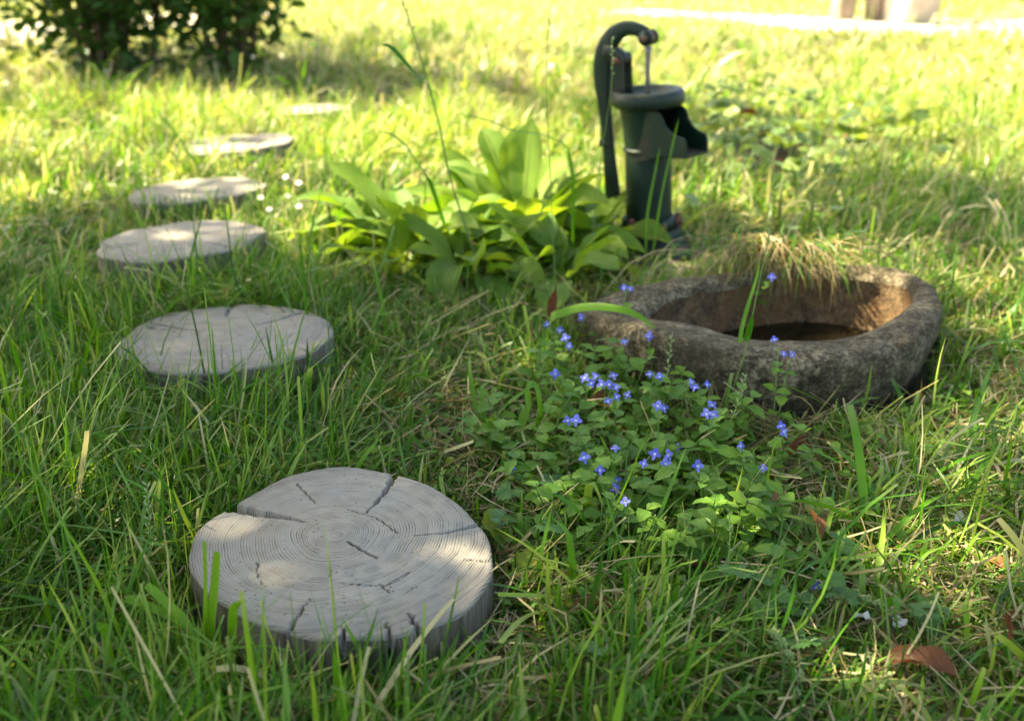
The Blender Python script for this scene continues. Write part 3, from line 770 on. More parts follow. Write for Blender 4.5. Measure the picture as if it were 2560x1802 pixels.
# broad-leaved plants ------------------------------------------------------
BP = [0.16, 0.15, 0.30, 0.62, 0.90, 1.0, 0.94, 0.70, 0.06]
bl = [leaf_mesh('leaf', 1.0, w_, BP, BROAD, bend=b_, cup=c_, wave=wv, ns=18, nw=9, twist=t_, seed=20 + i) for i, (w_, b_, c_, wv, t_) in enumerate(
      [(0.32, 0.9, 0.35, 0.09, 0.1), (0.36, 1.3, 0.25, 0.11, -0.2), (0.30, 0.5, 0.5, 0.08, 0.3), (0.38, 1.7, 0.3, 0.10, 0.0), (0.34, 1.1, 0.6, 0.12, -0.4), (0.30, 0.3, 0.4, 0.08, 0.2), (0.38, 2.3, 0.5, 0.10, 0.2)])]
def broad_plant(x, y, label, leaves):
    r = empty('broad_leaved_plant', (x, y, g1(x, y))); tag(r, label, 'plant', 'broad-leaved rosettes by the pump')
    for az, el, L, v in leaves:
        obj('leaf', bl[v], r, (0.025 * math.cos(R(az)), 0.025 * math.sin(R(az)), 0.015), aim(R(az), R(el), random.uniform(-.25, .25)), L * 1.32)
    return r
def rosette(nl, els, Ls, rs, az_rng=(0, 360)):
    rr = random.Random(rs); out = []
    for k in range(nl):
        out.append((az_rng[0] + (k + rr.uniform(-.3, .3)) * (az_rng[1] - az_rng[0]) / nl * (2.6 if az_rng == (0, 360) else 1), rr.uniform(*els), rr.uniform(*Ls), rr.randrange(7)))
    return out
broad_plant(0.02, 2.66, 'broad-leaved plant with tall upright yellow-green leaves at the clump centre',
            rosette(19, (18, 66), (0.16, 0.24), 1) + [(95, 74, .25, 5), (75, 80, .26, 5), (112, 66, .27, 2), (60, 62, .25, 0), (140, 60, .25, 0), (20, 40, .24, 1)])
broad_plant(-0.26, 2.56, 'broad-leaved plant with leaves arching towards the log slices',
            rosette(15, (20, 62), (0.14, 0.22), 2) + [(165, 48, .26, 0), (178, 40, .26, 1), (150, 55, .25, 2), (190, 30, .23, 3), (-80, 66, .15, 5)])
broad_plant(0.12, 2.50, 'broad-leaved plant with large dark leaves spreading to the pump foot',
            rosette(15, (18, 60), (0.14, 0.21), 3) + [(35, 44, .17, 1), (-15, 34, .14, 0), (-35, 30, .16, 1), (60, 46, .20, 3), (-60, 30, .18, 6), (-90, 34, .17, 6), (-110, 40, .18, 4)])
broad_plant(-0.09, 2.38, 'low broad-leaved plant with curled leaves at the front edge of the clump',
            rosette(15, (28, 62), (0.13, 0.19), 4) + [(-120, 30, .17, 3), (-75, 42, .16, 6), (-45, 36, .17, 4)])
broad_plant(0.11, 2.34, 'low broad-leaved plant with rolled leaf edges nearest the wide end of the basin', rosette(15, (28, 62), (0.12, 0.18), 5))
broad_plant(-0.05, 2.78, 'broad-leaved plant half hidden at the back of the clump', rosette(14, (30, 72), (0.15, 0.22), 7))
broad_plant(0.20, 2.66, 'broad-leaved plant squeezed between the clump and the pump lever', rosette(12, (30, 70), (0.13, 0.19), 8))
broad_plant(-0.17, 2.44, 'broad-leaved plant with overlapping round-tipped leaves low in the clump', rosette(14, (24, 60), (0.11, 0.18), 9))
broad_plant(-0.30, 2.42, 'small broad-leaved plant with one upright sunlit leaf', rosette(12, (25, 62), (0.11, 0.17), 6) + [(-70, 75, .15, 5)])

# creeping buttercup --------------------------------------------------------
def lobed_mesh(name, mat, seed):
    rr = np.random.default_rng(seed); n_ = 49
    a = np.linspace(-2.45, 2.45, n_)
    lob = 0.55 + 0.45 * np.abs(np.cos(a * 1.5 * 0.86)) ** 0.7
    teeth = 1 + 0.12 * np.where(np.arange(n_) % 3 == 0, 1, -0.5)
    rd = 0.5 * lob * teeth * (1 - 0.10 * np.abs(a) / 2.45)
    rim = np.stack([rd * np.sin(a), 0.5 + rd * np.cos(a) - 0.25, 0.08 * np.abs(np.sin(a * 2)) - 0.15 * rd], -1)
    mid = rim * 0.5 + np.array([0, .12, 0.03]); c = np.array([[0, 0.2, 0.0]])
    V = np.concatenate([rim, mid, c]); F = []
    for i in range(n_ - 1):
        F += [(i, i + 1, n_ + i + 1), (i, n_ + i + 1, n_ + i), (n_ + i, n_ + i + 1, 2 * n_)]
    uv = np.stack([V[:, 0] * 0.9 + 0.5, V[:, 1]], -1)
    return mesh_np(name, V, F, mat, uv=uv)
but = [lobed_mesh('leaf', BUTTER, s) for s in (1, 2, 3)]
def buttercup(x, y, nl, label, size=(0.035, 0.055)):
    r = empty('buttercup_plant', (x, y, g1(x, y))); tag(r, label, 'plant', 'lobed buttercup leaves in the lawn')
    for k in range(nl):
        az = random.uniform(0, 6.28); d = random.uniform(0.015, 0.05); h = random.uniform(0.045, 0.085)
        p = (d * math.cos(az), d * math.sin(az), h)
        V1, F1 = tube(spline([(0, 0, 0), (p[0] * .4, p[1] * .4, h * .7), p], 6), 0.0009, 5)
        lf = obj('leaf', random.choice(but), r, p, aim(az, random.uniform(-0.35, 0.15), random.uniform(-.3, .3)), random.uniform(*size))
        obj('leaf_stalk', mesh_np('leaf_stalk', V1, F1, STEM), r)
for x, y, nl, lab in [(0.403, 1.02, 4, 'deep green lobed buttercup leaves below the fallen white petals'), (0.375, 1.075, 3, 'lobed buttercup leaves beside a grass seed head on the lawn'),
                      (0.394, 1.178, 3, 'lobed buttercup leaves next to the orange dead leaf'), (0.326, 1.074, 3, 'lobed buttercup leaves half buried in mown grass'),
                      (0.143, 0.93, 3, 'lobed buttercup leaves at the lawn edge near the long straw'), (0.506, 0.96, 3, 'lobed buttercup leaves beside the large curled brown leaf'),
                      (0.529, 1.079, 2, 'small pale lobed buttercup leaves in thin grass'), (0.03, 1.33, 3, 'lobed buttercup leaves between log slice and blue flowers'),
                      (0.005, 1.20, 3, 'lobed buttercup leaves touching the cracked log slice')]:
    buttercup(x, y, nl, lab)
# yellowing leaves at the log
ym = [leaf_mesh('yellowing_leaf', 1.0, 0.75, OV, YLEAF, bend=0.7, cup=0.35, wave=0.08, ns=12, nw=7, tooth=0.05, seed=60 + i) for i in range(2)]
for x, y, z, az, el, L, lab in [(0.000, 1.135, 0.02, 20, 28, 0.075, 'sunlit yellow-green leaf lying beside the cracked log slice'), (-0.015, 1.215, 0.02, 100, 40, 0.07, 'pale yellow-green leaf leaning on the rim of the cracked log slice'),
                                (0.035, 1.10, 0.012, -30, 20, 0.06, 'crumpled yellow leaf in the grass beside the cracked log slice')]:
    tag(obj('yellowing_leaf', ym[0], None, (x, y, g1(x, y) + z), aim(R(az), R(el), 0.3), L), lab, 'leaf')
tag(obj('yellowing_leaf', ym[1], None, (-0.40, 1.90, g1(-.40, 1.9) + .05), aim(R(-60), R(50), 0.4), 0.06), 'pale round leaf catching sun at the edge of the bluish log slice', 'leaf')

# fallen brown leaves -------------------------------------------------------
LP = [0.05, 0.5, 0.85, 1.0, 0.9, 0.6, 0.25, 0.03]
dl = [leaf_mesh('fallen_leaf', 1.0, w_, LP, DEADL, bend=b_, cup=c_, wave=0.12, ns=14, nw=7, twist=t_, seed=80 + i) for i, (w_, b_, c_, t_) in enumerate([(0.42, 0.9, 0.7, 0.5), (0.36, 0.4, 1.0, -0.6), (0.5, 1.2, 0.4, 0.9), (0.30, -0.5, 1.2, 0.3)])]
for i, (x, y, z, az, el, L, lab) in enumerate([
    (0.515, 0.905, 0.035, 140, 10, 0.10, 'large curled tan leaf with pointed tip lying on mown grass'), (0.437, 1.195, 0.03, 100, 45, 0.055, 'bright orange-brown dead leaf standing in the grass'),
    (0.13, 1.60, 0.045, 10, 12, 0.095, 'long reddish brown leaf lying under the blue flowers'), (0.085, 1.93, 0.06, 70, 60, 0.085, 'brown leaf standing on edge at the broad end of the basin'),
    (-0.80, 1.52, 0.03, 75, 55, 0.085, 'dark red-brown leaf sunk in the long grass'), (0.075, 1.05, 0.02, 15, 5, 0.07, 'orange-brown leaf half under grass beside the cracked log slice'),
    (0.787, 1.398, 0.02, 110, 20, 0.05, 'dark brown dead leaf in thin grass beyond the straw'), (0.454, 1.45, 0.03, 40, 15, 0.06, 'maroon dead leaf at the edge of the speedwell leaves'),
    (0.395, 1.30, 0.02, 50, 20, 0.06, 'purplish brown leaf beside a speedwell leaf pair'), (0.62, 1.02, 0.018, 30, 10, 0.055, 'brown leaf among straw near pale buttercup leaves'),
    (-0.12, 0.915, 0.02, 170, 10, 0.05, 'small brown leaf in grass in front of the cracked log slice'), (0.22, 1.15, 0.018, -20, 5, 0.06, 'dull brown leaf flat on soil between flowers and seed head'),
    (0.30, 1.24, 0.02, 30, 8, 0.07, 'brown leaf under bent grass below the speedwells'), (-0.23, 1.67, 0.02, 0, 20, 0.045, 'small rust-coloured leaf in grass between two log slices'),
    (0.66, 1.16, 0.02, -40, 15, 0.05, 'curled brown leaf beside pale straw stalks'), (0.60, 0.97, 0.02, 60, 20, 0.05, 'orange tinted dead leaf in short grass'),
    (-0.52, 0.95, 0.02, 20, 10, 0.06, 'brown leaf under trampled grass near cut stems')]):
    tag(obj('fallen_leaf', dl[i % 4], None, (x, y, g1(x, y) + z + 0.018), aim(R(az), R(el), random.uniform(-.8, .8)), L), lab, 'leaf', 'fallen brown leaves')
wpm = leaf_mesh('white_petal', 1.0, 0.8, [0.2, 0.8, 1, 0.8, 0.3], WHITEP, bend=0.8, cup=0.4, wave=0.2, ns=8, nw=5, seed=99)
for x, y, az, lab in [(0.460, 1.032, 150, 'fallen white petal above the buttercup leaves'), (0.482, 1.022, 40, 'curled off-white petal touching another fallen petal'), (0.659, 1.265, 20, 'off-white petal caught in thin straw-strewn grass')]:
    tag(obj('white_petal', wpm, None, (x, y, 0.035), aim(R(az), 0.3, 0.4), 0.026), lab, 'petal', 'fallen white petals')
V1 = leaf_mesh('floating_leaf', 1.0, 0.32, LP, YLEAF, bend=0.1, cup=0.1, ns=10, nw=5, seed=5)
tag(obj('floating_leaf', V1, None, (0.60, 1.93, 0.0145), aim(R(5), 0.02), 0.09), 'green leaf floating on the dark basin water', 'leaf')

# small white flowers left of the plant clump ---------------------------------
wpet = leaf_mesh('petal', 1.0, 0.6, [0.3, 0.8, 1.0, 0.5], WHITEP, bend=0.3, ns=4, nw=3, seed=3)
me_yc = lathe('flower_centre', [(0, 0.14), (0.2, 0.08), (0.24, 0.0), (0, -0.05)], YELLOW, 8)
for i, (x, y, h) in enumerate([(-0.62, 2.72, .13), (-0.60, 2.78, .15), (-0.66, 2.66, .11), (-0.58, 2.66, .12), (-0.64, 2.80, .16), (-0.69, 2.70, .13), (-1.40, 2.70, .05), (-1.93, 4.9, .12), (-1.2, 4.8, .2)]):
    r = empty('white_flower', (x, y, g1(x, y)))
    tag(r, *(('small white flower on thin stem between log slices and broad leaves', 'wildflower', 'small white flowers by the clump') if i < 6 else
             (['lone white daisy in short grass by the sunlit log slices', 'white flower in sunlit grass before the dark shrub', 'white flower on tall stem behind the row of log slices'][i - 6], 'wildflower')))
    V1, F1 = tube(spline([(0, 0, 0), (.01, 0, h * .5), (0, -.01, h)], 6), 0.001, 5)
    obj('stem', mesh_np('stem', V1, F1, STEM), r)
    head = obj('flower_head', me_yc, r, (0, -.01, h), (R(35), 0, 0), 0.010)
    for k in range(6): obj('petal', wpet, head, (0, 0, 0), aim(k * 1.047, 0.2), 0.95)

# ------------------------------------------------------------------ grass
def inside_poly(x, y, poly):
    m = np.zeros(x.shape, dtype=bool); j = len(poly) - 1
    for i in range(len(poly)):
        xi, yi = poly[i]; xj, yj = poly[j]
        m ^= ((yi > y) != (yj > y)) & (x < (xj - xi) * (y - yi) / (yj - yi + 1e-12) + xi)
        j = i
    return m
basin_poly = outer_t[::3]
def blocked(x, y):
    m = (x - FRONT[0]) ** 2 + (y - FRONT[1]) ** 2 < 0.205 ** 2
    for cx, cy, r, *_ in DISCS: m |= (x - cx) ** 2 + (y - cy) ** 2 < (r + 0.005) ** 2
    m |= (x - PX) ** 2 + (y - PY) ** 2 < 0.12 ** 2
    m |= inside_poly(x, y, basin_poly)
    return m

def blades(x, y, L, W, th0, kap, ph, dph, S, tint_r, dry, blunt, lift=0.0, roll=0.5):
    N = len(x)
    z = gz(x, y) - 0.004 + lift
    th0 = th0[:, None]; kap = kap[:, None]; ph = ph[:, None]; dph = dph[:, None]
    j = (np.arange(S) + 0.5) / S
    th = np.clip(th0 + kap * j[None], 0, 2.1); pa = ph + dph * j[None]
    ds = (L / S)[:, None]
    D = np.stack([np.sin(th) * np.cos(pa), np.sin(th) * np.sin(pa), np.cos(th)], -1) * ds[..., None]
    P = np.concatenate([np.zeros((N, 1, 3)), np.cumsum(D, 1)], 1) + np.stack([x, y, z], -1)[:, None]
    floor = gz(P[..., 0], P[..., 1]) + 0.002 + 0.010 * rng.random((N, 1))
    P[:, 1:, 2] = np.maximum(P[:, 1:, 2], floor[:, 1:])
    s = np.linspace(0, 1, S + 1)
    wp_ = np.interp(s, [0, 0.15, 0.5, 0.8, 1.0], [0.55, 0.9, 1.0, 0.75, 0.06])[None] * np.ones((N, 1))
    wb = np.interp(s, [0, 0.15, 0.5, 0.8, 1.0], [0.6, 0.9, 1.0, 0.95, 0.75])[None]
    wp_ = np.where(blunt[:, None], wb, wp_) * W[:, None] * 0.5
    pa2 = np.concatenate([pa, pa[:, -1:]], 1); th2 = np.concatenate([th, th[:, -1:]], 1)
    rl = rng.normal(0, roll, (N, 1)) + rng.normal(0, 0.5, (N, 1)) * s[None]
    A = np.stack([-np.sin(pa2), np.cos(pa2), 0 * pa2], -1)
    B = np.stack([-np.cos(th2) * np.cos(pa2), -np.cos(th2) * np.sin(pa2), np.sin(th2)], -1)
    sv = (A * np.cos(rl)[..., None] + B * np.sin(rl)[..., None]) * wp_[..., None]
    V = np.stack([P - sv, P + sv], 2)                     # N,S+1,2,3
    base_i = (np.arange(N) * (S + 1) * 2)[:, None]
    k = np.arange(S)[None] * 2
    F = np.stack([base_i + k, base_i + k + 1, base_i + k + 3, base_i + k + 2], -1).reshape(-1, 4)
    t = np.ones((N, S + 1, 2, 4))
    t[..., 0] = tint_r[:, None, None]; t[..., 1] = s[None, :, None]; t[..., 2] = np.clip(dry[:, None, None] + 0.25 * (s[None, :, None] > 0.9) * blunt[:, None, None], 0, 1)
    return P, V.reshape(-1, 3), F, t.reshape(-1, 4)

def clean(P, keep_p):
    """drop blades that lie across things that stand clear in the photograph"""
    x = P[..., 0]; y = P[..., 1]; zt = P[..., 2]
    inl = (x - FRONT[0]) ** 2 + (y - FRONT[1]) ** 2 < 0.20 ** 2
    bad = inl.any(1)
    for k_, (cx, cy, r, *_) in enumerate(DISCS):
        m = ((x - cx) ** 2 + (y - cy) ** 2 < (r * 0.97) ** 2).any(1)
        bad |= m & (rng.random(len(m)) < (0.80 if k_ == 0 else 0.93))
    m = inside_poly(x, y, basin_poly).any(1)
    bad |= m & (rng.random(len(m)) < 0.97)
    return ~bad

def scatter(y0, y1, dens, far=False):
    area_f = lambda yy: 0.66 * yy + 0.30
    ys = np.linspace(y0, y1, 400); cum = np.cumsum(area_f(ys) * 2) * (y1 - y0) / 400
    N = int(cum[-1] * dens)
    y = np.interp(rng.random(N) * cum[-1], cum, ys); x = (rng.random(N) * 2 - 1) * area_f(y)
    if not far:
        # clump the blades into tufts
        m = rng.random(N) < 0.75
        cxs = np.round(x / 0.035 + 0.35 * wav(x, y, 3, 11)) * 0.035; cys = np.round(y / 0.035 + 0.35 * wav(x, y, 8, 11)) * 0.035
        jx = rng.normal(0, 0.011, N); jy = rng.normal(0, 0.011, N)
        hx = np.sin(cxs * 911 + cys * 373) * 0.014; hy = np.cos(cxs * 477 + cys * 811) * 0.014
        x = np.where(m, cxs + hx + jx, x); y = np.where(m, cys + hy + jy, y)
    return x, y

def make_grass(name, y0, y1, dens, S, wide, mat, dryfrac, kind_label, far=False):
    x, y = scatter(y0, y1, dens, far)
    ok = ~blocked(x, y)
    if far: ok &= ~on_path(x, y) | (rng.random(len(x)) < 0.22 * (wav(x, y, 2, 3) > 0.1))
    # thin lawn on the mown side, thin litter below the ivy and bare soil next to the basin and slabs
    patchy = wav(x, y, 1.7, 3.2)
    mown = np.clip((x - 0.15) / 0.5, 0, 1) * np.clip((2.2 - y) / 0.6, 0, 1)
    flow = np.clip(1 - (((x - 0.22) / 0.27) ** 2 + ((y - 1.50) / 0.38) ** 2), 0, 1) ** .5
    ivy = np.exp(-(((x - 0.95) / 0.45) ** 2 + ((y - 3.65) / 0.5) ** 2))
    plant = np.exp(-(((x + 0.05) / 0.30) ** 2 + ((y - 2.52) / 0.20) ** 2))
    foot = np.exp(-(((x - 0.44) / 0.19) ** 2 + ((y - 2.50) / 0.16) ** 2))
    prob = 1 - 0.95 * foot - 0.25 * mown - 0.36 * flow - 0.95 * ivy - 0.8 * plant + 0.25 * patchy
    ok &= rng.random(len(x)) < prob
    x = x[ok]; y = y[ok]; N = len(x); patchy = patchy[ok]; mown = mown[ok]; flow = flow[ok]
    long_ = np.clip((-x - 0.05) / 0.4, 0, 1) * np.clip((2.7 - y) / 0.5, 0, 1)
    L = 0.058 + 0.045 * rng.random(N) + 0.085 * long_ * rng.random(N) + 0.034 * patchy - 0.012 * mown
    L = np.clip(L * np.exp(rng.normal(0, 0.32, N)), 0.025, 0.34)
    near_log = np.exp(-((np.hypot(x - FRONT[0], y - FRONT[1]) - 0.21) / 0.05) ** 2) * (y < FRONT[1])
    L *= 1 - 0.35 * near_log
    L *= 1 - 0.30 * flow
    for cx_, cy_, r_, *_q in DISCS[:2]:
        L *= 1 - (0.38 if cy_ > 2 else 0.15) * np.exp(-((np.hypot(x - cx_, y - cy_) - r_ - .02) / 0.06) ** 2) * (y < cy_)
    L *= 1 - 0.68 * np.exp(-(((x + 0.05) / 0.45) ** 2 + ((y - 2.36) / 0.30) ** 2))
    L *= 1 - 0.72 * np.exp(-(((x - 0.42) / 0.22) ** 2 + ((y - 2.46) / 0.22) ** 2))
    if far: L = L * np.interp(y, [4.6, 6.6, 7.4, 8.5], [1.25, 1.25, 0.8, 0.7])
    else: L = L * np.interp(y, [2.4, 3.5], [1.0, 1.2])
    W = wide * np.exp(rng.normal(0, 0.48, N)) * (1 + 0.30 * mown)
    th0 = np.abs(rng.normal(0.52, 0.42, N)) + (0.35 * rng.random(N) if far else 0) + 0.5 * mown * rng.random(N)
    kap = rng.normal(0.85, 0.75, N) + 0.35 * mown
    flowdir = 2.2 * wav(x, y, 5, 1.1) + 1.2 * wav(x, y, 9, 4.5)
    ph = np.where(rng.random(N) < 0.5, flowdir, 0) + rng.uniform(0, 2 * math.pi, N) * np.where(rng.random(N) < 0.62, 1, 0.25)
    dph = rng.normal(0, 0.6, N)
    tr = np.clip(rng.normal(0.46, 0.27, N) + 0.12 * patchy, 0, 1)
    tr = np.clip(tr + np.interp(y, [2.4, 3.8], [0, 0.36]), 0, 1)  # sunlit paleness of the farther grass put into its tint
    dry = (rng.random(N) < dryfrac * (1 + 1.6 * mown)) * rng.uniform(0.45, 1.0, N)  # dry straw share, also set higher far off for sunlit paleness
    if y0 > 2: dry = np.maximum(dry, np.clip(0.55 * wav(x, y, 12, 1.6) - 0.15, 0, 0.75) * rng.random(N) * np.interp(y, [2.6, 3.6], [0, 1]))
    dry = np.maximum(dry, np.clip(rng.normal(0.02, 0.06, N), 0, 0.3))
    blunt = rng.random(N) < 0.30
    P, V, F, t = blades(x, y, L, W, th0, kap, ph, dph, S, tr, dry, blunt)
    k = clean(P, 0); kv = np.repeat(k, (S + 1) * 2); kf = np.repeat(k, S)
    idx = np.cumsum(kv) - 1
    o = obj(name, mesh_np(name, V[kv], idx[F[kf]], mat, tint=t[kv]))
    tag(o, kind_label, 'grass', kind='stuff')

def make_thatch(name, y0, y1, dens, label):
    x, y = scatter(y0, y1, dens, True)
    ok = ~blocked(x, y)
    ok &= rng.random(len(x)) < 0.55 + 0.45 * np.clip((x + 0.1) / 0.6, 0, 1) + 0.2 * wav(x, y, 4, 4)
    x = x[ok]; y = y[ok]; N = len(x)
    L = np.clip(0.065 * np.exp(rng.normal(0, 0.45, N)), 0.02, 0.2); W = 0.0024 * np.exp(rng.normal(0, 0.35, N))
    th0 = rng.uniform(1.0, 1.6, N); kap = rng.normal(0.15, 0.35, N)
    ph = rng.uniform(0, 2 * math.pi, N); dph = rng.normal(0, 0.9, N)
    tr = rng.random(N) ** 1.4; dry = (rng.random(N) < 0.10) * rng.uniform(0.4, 1, N)
    P, V, F, t = blades(x, y, L, W, th0, kap, ph, dph, 3, tr, dry, rng.random(N) < 0.6, lift=0.004 + 0.035 * rng.random(N) ** 1.6, roll=0.9)
    k = clean(P, 0); kv = np.repeat(k, 8); kf = np.repeat(k, 3); idx = np.cumsum(kv) - 1
    tag(obj(name, mesh_np(name, V[kv], idx[F[kf]], STRAW, tint=t[kv])), label, 'dry grass', kind='stuff')

make_grass('grass', 0.62, 2.30, 21000, 5, 0.0029, GRASS, 0.05, 'shaded lawn grass around the cracked log slice and flowers')
make_grass('grass', 2.30, 4.6, 7500, 4, 0.0042, GRASS, 0.28, 'half-sunlit grass around the pump and log slices')
make_grass('grass', 4.6, 11.0, 1500, 3, 0.0085, GRASS, 0.58, 'bright sunlit grass towards the gravel path', far=True)
make_thatch('dry_thatch', 0.62, 2.4, 9500, 'dry straw clippings matted under the near grass')
make_thatch('dry_thatch', 2.4, 6.0, 1500, 'dry straw clippings matted under the far grass')

# ground cover of tiny leaves below the speedwells
N = 2600
x = rng.normal(0.22, 0.17, N); y = rng.normal(1.50, 0.22, N)
ok = ~blocked(x, y) & (y > 1.05); x = x[ok]; y = y[ok]; N = len(x)
az = rng.uniform(0, 6.28, N); el = rng.uniform(-0.3, 0.7, N); sz = rng.uniform(0.010, 0.022, N); zz = gz(x, y) + rng.uniform(0.005, 0.05, N)
d = np.stack([np.cos(az) * np.cos(el), np.sin(az) * np.cos(el), np.sin(el)], -1); sd = np.stack([-np.sin(az), np.cos(az), rng.normal(0, .3, N)], -1)
o0 = np.stack([x, y, zz], -1)
prof6 = [(0, 0), (0.35, 0.32), (0.7, 0.28), (1, 0), (0.7, -0.28), (0.35, -0.32)]
V = np.stack([o0 + d * (a * sz)[:, None] + sd * (b_ * sz)[:, None] for a, b_ in prof6], 1)
uvs = np.tile(np.array([[0.5 + b_, a] for a, b_ in prof6])[None], (N, 1, 1))
bi = (np.arange(N) * 6)[:, None]
F = np.concatenate([bi + np.array([[0, 1, 2, 3]]), bi + np.array([[0, 3, 4, 5]])])
tag(obj('ground_cover', mesh_np('ground_cover', V.reshape(-1, 3), F, SPEED, uv=uvs.reshape(-1, 2))), 'low mat of tiny green leaves under the speedwells', 'ground cover', kind='stuff')

# ------------------------------------------------------------------ coarse grass and hero blades
def ribbon_mesh(name, pts, width, mat, tr=0.5, dry=0.0, n_=16, roll=0.0, prof=((0, .6), (.2, 1), (.6, .95), (.85, .6), (1, .05)), fold=0.25):
    P = spline(pts, n_); T = np.gradient(P, axis=0); T /= np.linalg.norm(T, axis=1)[:, None]
    up = np.array([0.0, 0.0, 1.0]); A = np.cross(T, up); nA = np.linalg.norm(A, axis=1)[:, None]
    A = np.where(nA > 0.38, A / np.maximum(nA, 1e-6), np.array([1.0, 0, 0])); 
    for i in range(1, n_):
        if A[i] @ A[i - 1] < 0: A[i] = -A[i]
    B = np.cross(A, T); s = np.linspace(0, 1, n_)
    rl = roll + 0.3 * s
    A2 = A * np.cos(rl)[:, None] + B * np.sin(rl)[:, None]; B2 = np.cross(A2, T)
    w = np.interp(s, [p[0] for p in prof], [p[1] for p in prof]) * width / 2
    V = np.stack([P - A2 * w[:, None] + B2 * (w * fold)[:, None], P, P + A2 * w[:, None] + B2 * (w * fold)[:, None]], 1)
    t = np.ones((n_, 3, 4)); t[..., 0] = tr; t[..., 1] = np.maximum(s, .6)[:, None]; t[..., 2] = dry
    return mesh_np(name, V.reshape(-1, 3), grid_faces(n_, 3), mat, tint=t.reshape(-1, 4))

def tuft(x, y, nb, L, label, group, width=0.008, el=(35, 80), azr=(0, 360)):
    z = g1(x, y); r = empty('grass_tuft', (x, y, z)); tag(r, label, 'grass tuft', group)
    for k in range(nb):
        az = R(random.uniform(*azr)); e = R(random.uniform(*el)); l = random.uniform(*L)
        dr = np.array([math.cos(az), math.sin(az)]); b0 = dr * random.uniform(0, .012)
        drop = random.uniform(0.15, 0.75)
        p = [(b0[0], b0[1], 0)]
        for f in (0.35, 0.7, 1.0):
            hd = l * f * math.cos(e) * (1 + 0.35 * f); hz = l * f * math.sin(e) * (1 - drop * f * f)
            sw = random.uniform(-.012, .012)
            p.append((b0[0] + dr[0] * hd - dr[1] * sw, b0[1] + dr[1] * hd + dr[0] * sw, max(hz, 0.012)))
        blunt = random.random() < 0.35
        pr = ((0, .6), (.2, 1), (.6, .95), (.9, .9), (1, .8)) if blunt else ((0, .6), (.2, 1), (.6, .95), (.85, .6), (1, .05))
        obj('blade', ribbon_mesh('blade', p, width * random.uniform(.6, 1.2), GRASS, min(1, max(0, random.gauss(.6, .15))), random.choice((0, 0, 0, .15)), 12, random.uniform(-.6, .6), pr), r)
TG = 'coarse grass tufts in the shade'
for x, y in [(0.02, 1.50), (0.06, 1.36), (-0.06, 1.58), (0.10, 1.66), (-0.12, 1.47), (0.14, 1.22), (0.09, 1.10), (0.20, 1.08), (0.36, 1.16), (0.42, 1.26), (0.50, 1.20), (0.47, 1.06), (0.30, 1.02), (0.36, 1.38), (0.20, 0.98), (0.55, 1.33), (-0.02, 1.75), (0.17, 1.42)]:
    tuft(x, y, random.choice((5, 6, 7)), (0.10, 0.19), 'coarse wide-bladed grass tuft ' + where(x, y).replace('the patch', 'the blue speedwell patch'), TG, 0.0085)
for x, y in [(-0.39, 0.99), (-0.46, 1.08), (-0.52, 1.22), (-0.62, 1.35), (-0.50, 1.45), (-0.72, 1.50), (-0.33, 0.92), (-0.45, 1.58), (-0.30, 1.50), (-0.80, 1.72), (-0.25, 0.90), (-0.10, 0.90)]:
    tuft(x, y, random.choice((5, 6)), (0.11, 0.20) if x < -.4 else (.06, .10), 'long leaning green grass tuft beside the cracked log slice', 'long grass tufts by the log slices', 0.0062, (45, 85))
for x, y in [(-0.80, 2.20), (-0.72, 2.22), (-0.92, 2.81), (-0.98, 2.80), (-0.84, 2.83), (-0.66, 1.65), (-0.52, 1.65), (-0.45, 1.68), (-0.60, 1.66), (-0.71, 1.68)]:
    tuft(x, y, 8, (0.10, 0.17), 'slender grass tuft rising in front of a sawn log slice', 'slender tufts before the log slices', 0.005, (60, 88))
for x, y in [(0.34, 2.46), (0.26, 2.42), (0.66, 2.42), (0.72, 2.36), (0.20, 2.30), (0.95, 2.35), (1.10, 2.20)]:
    tuft(x, y, 8, (0.10, 0.18), 'loose grass tuft on the bank between pump and basin', 'grass tufts behind the basin', 0.0055, (30, 80))
for x, y in [(-1.06, 2.79), (-1.00, 2.76), (-0.93, 2.78), (-0.88, 2.80), (-1.10, 2.84), (-0.96, 2.82)]:
    tuft(x, y, 12, (0.12, 0.19), 'dense dark tuft hiding the near edge of the fourth log slice', 'dense tufts at the fourth log slice', 0.0045, (62, 88))
for x, y in [(-0.66, 4.05), (-0.70, 4.10), (-0.62, 4.12), (-0.72, 4.02), (-1.05, 3.40), (-0.95, 3.40), (-1.14, 3.46)]:
    tuft(x, y, 11, (0.10, 0.19), 'sunlit yellow-green tuft against one of the last log slices', 'sunlit tufts at the last log slices', 0.006, (50, 86))
rb = random.Random(91)
for k in range(44):
    y = rb.uniform(3.2, 7.0); x = rb.uniform(-0.50, 0.52) * y
    if abs(x - 0.95) < .45 and y < 4.4: continue
    if math.hypot(x + 0.95, y - 3.4) < .7 or math.hypot(x + 1.9, y - 5.6) < .9: continue
    tuft(x, y, rb.choice((9, 12, 15)), (0.16, 0.34), 'tall loose grass tuft standing out of the sunlit lawn', 'tall tufts in the sunlit lawn', 0.0075, (45, 86))
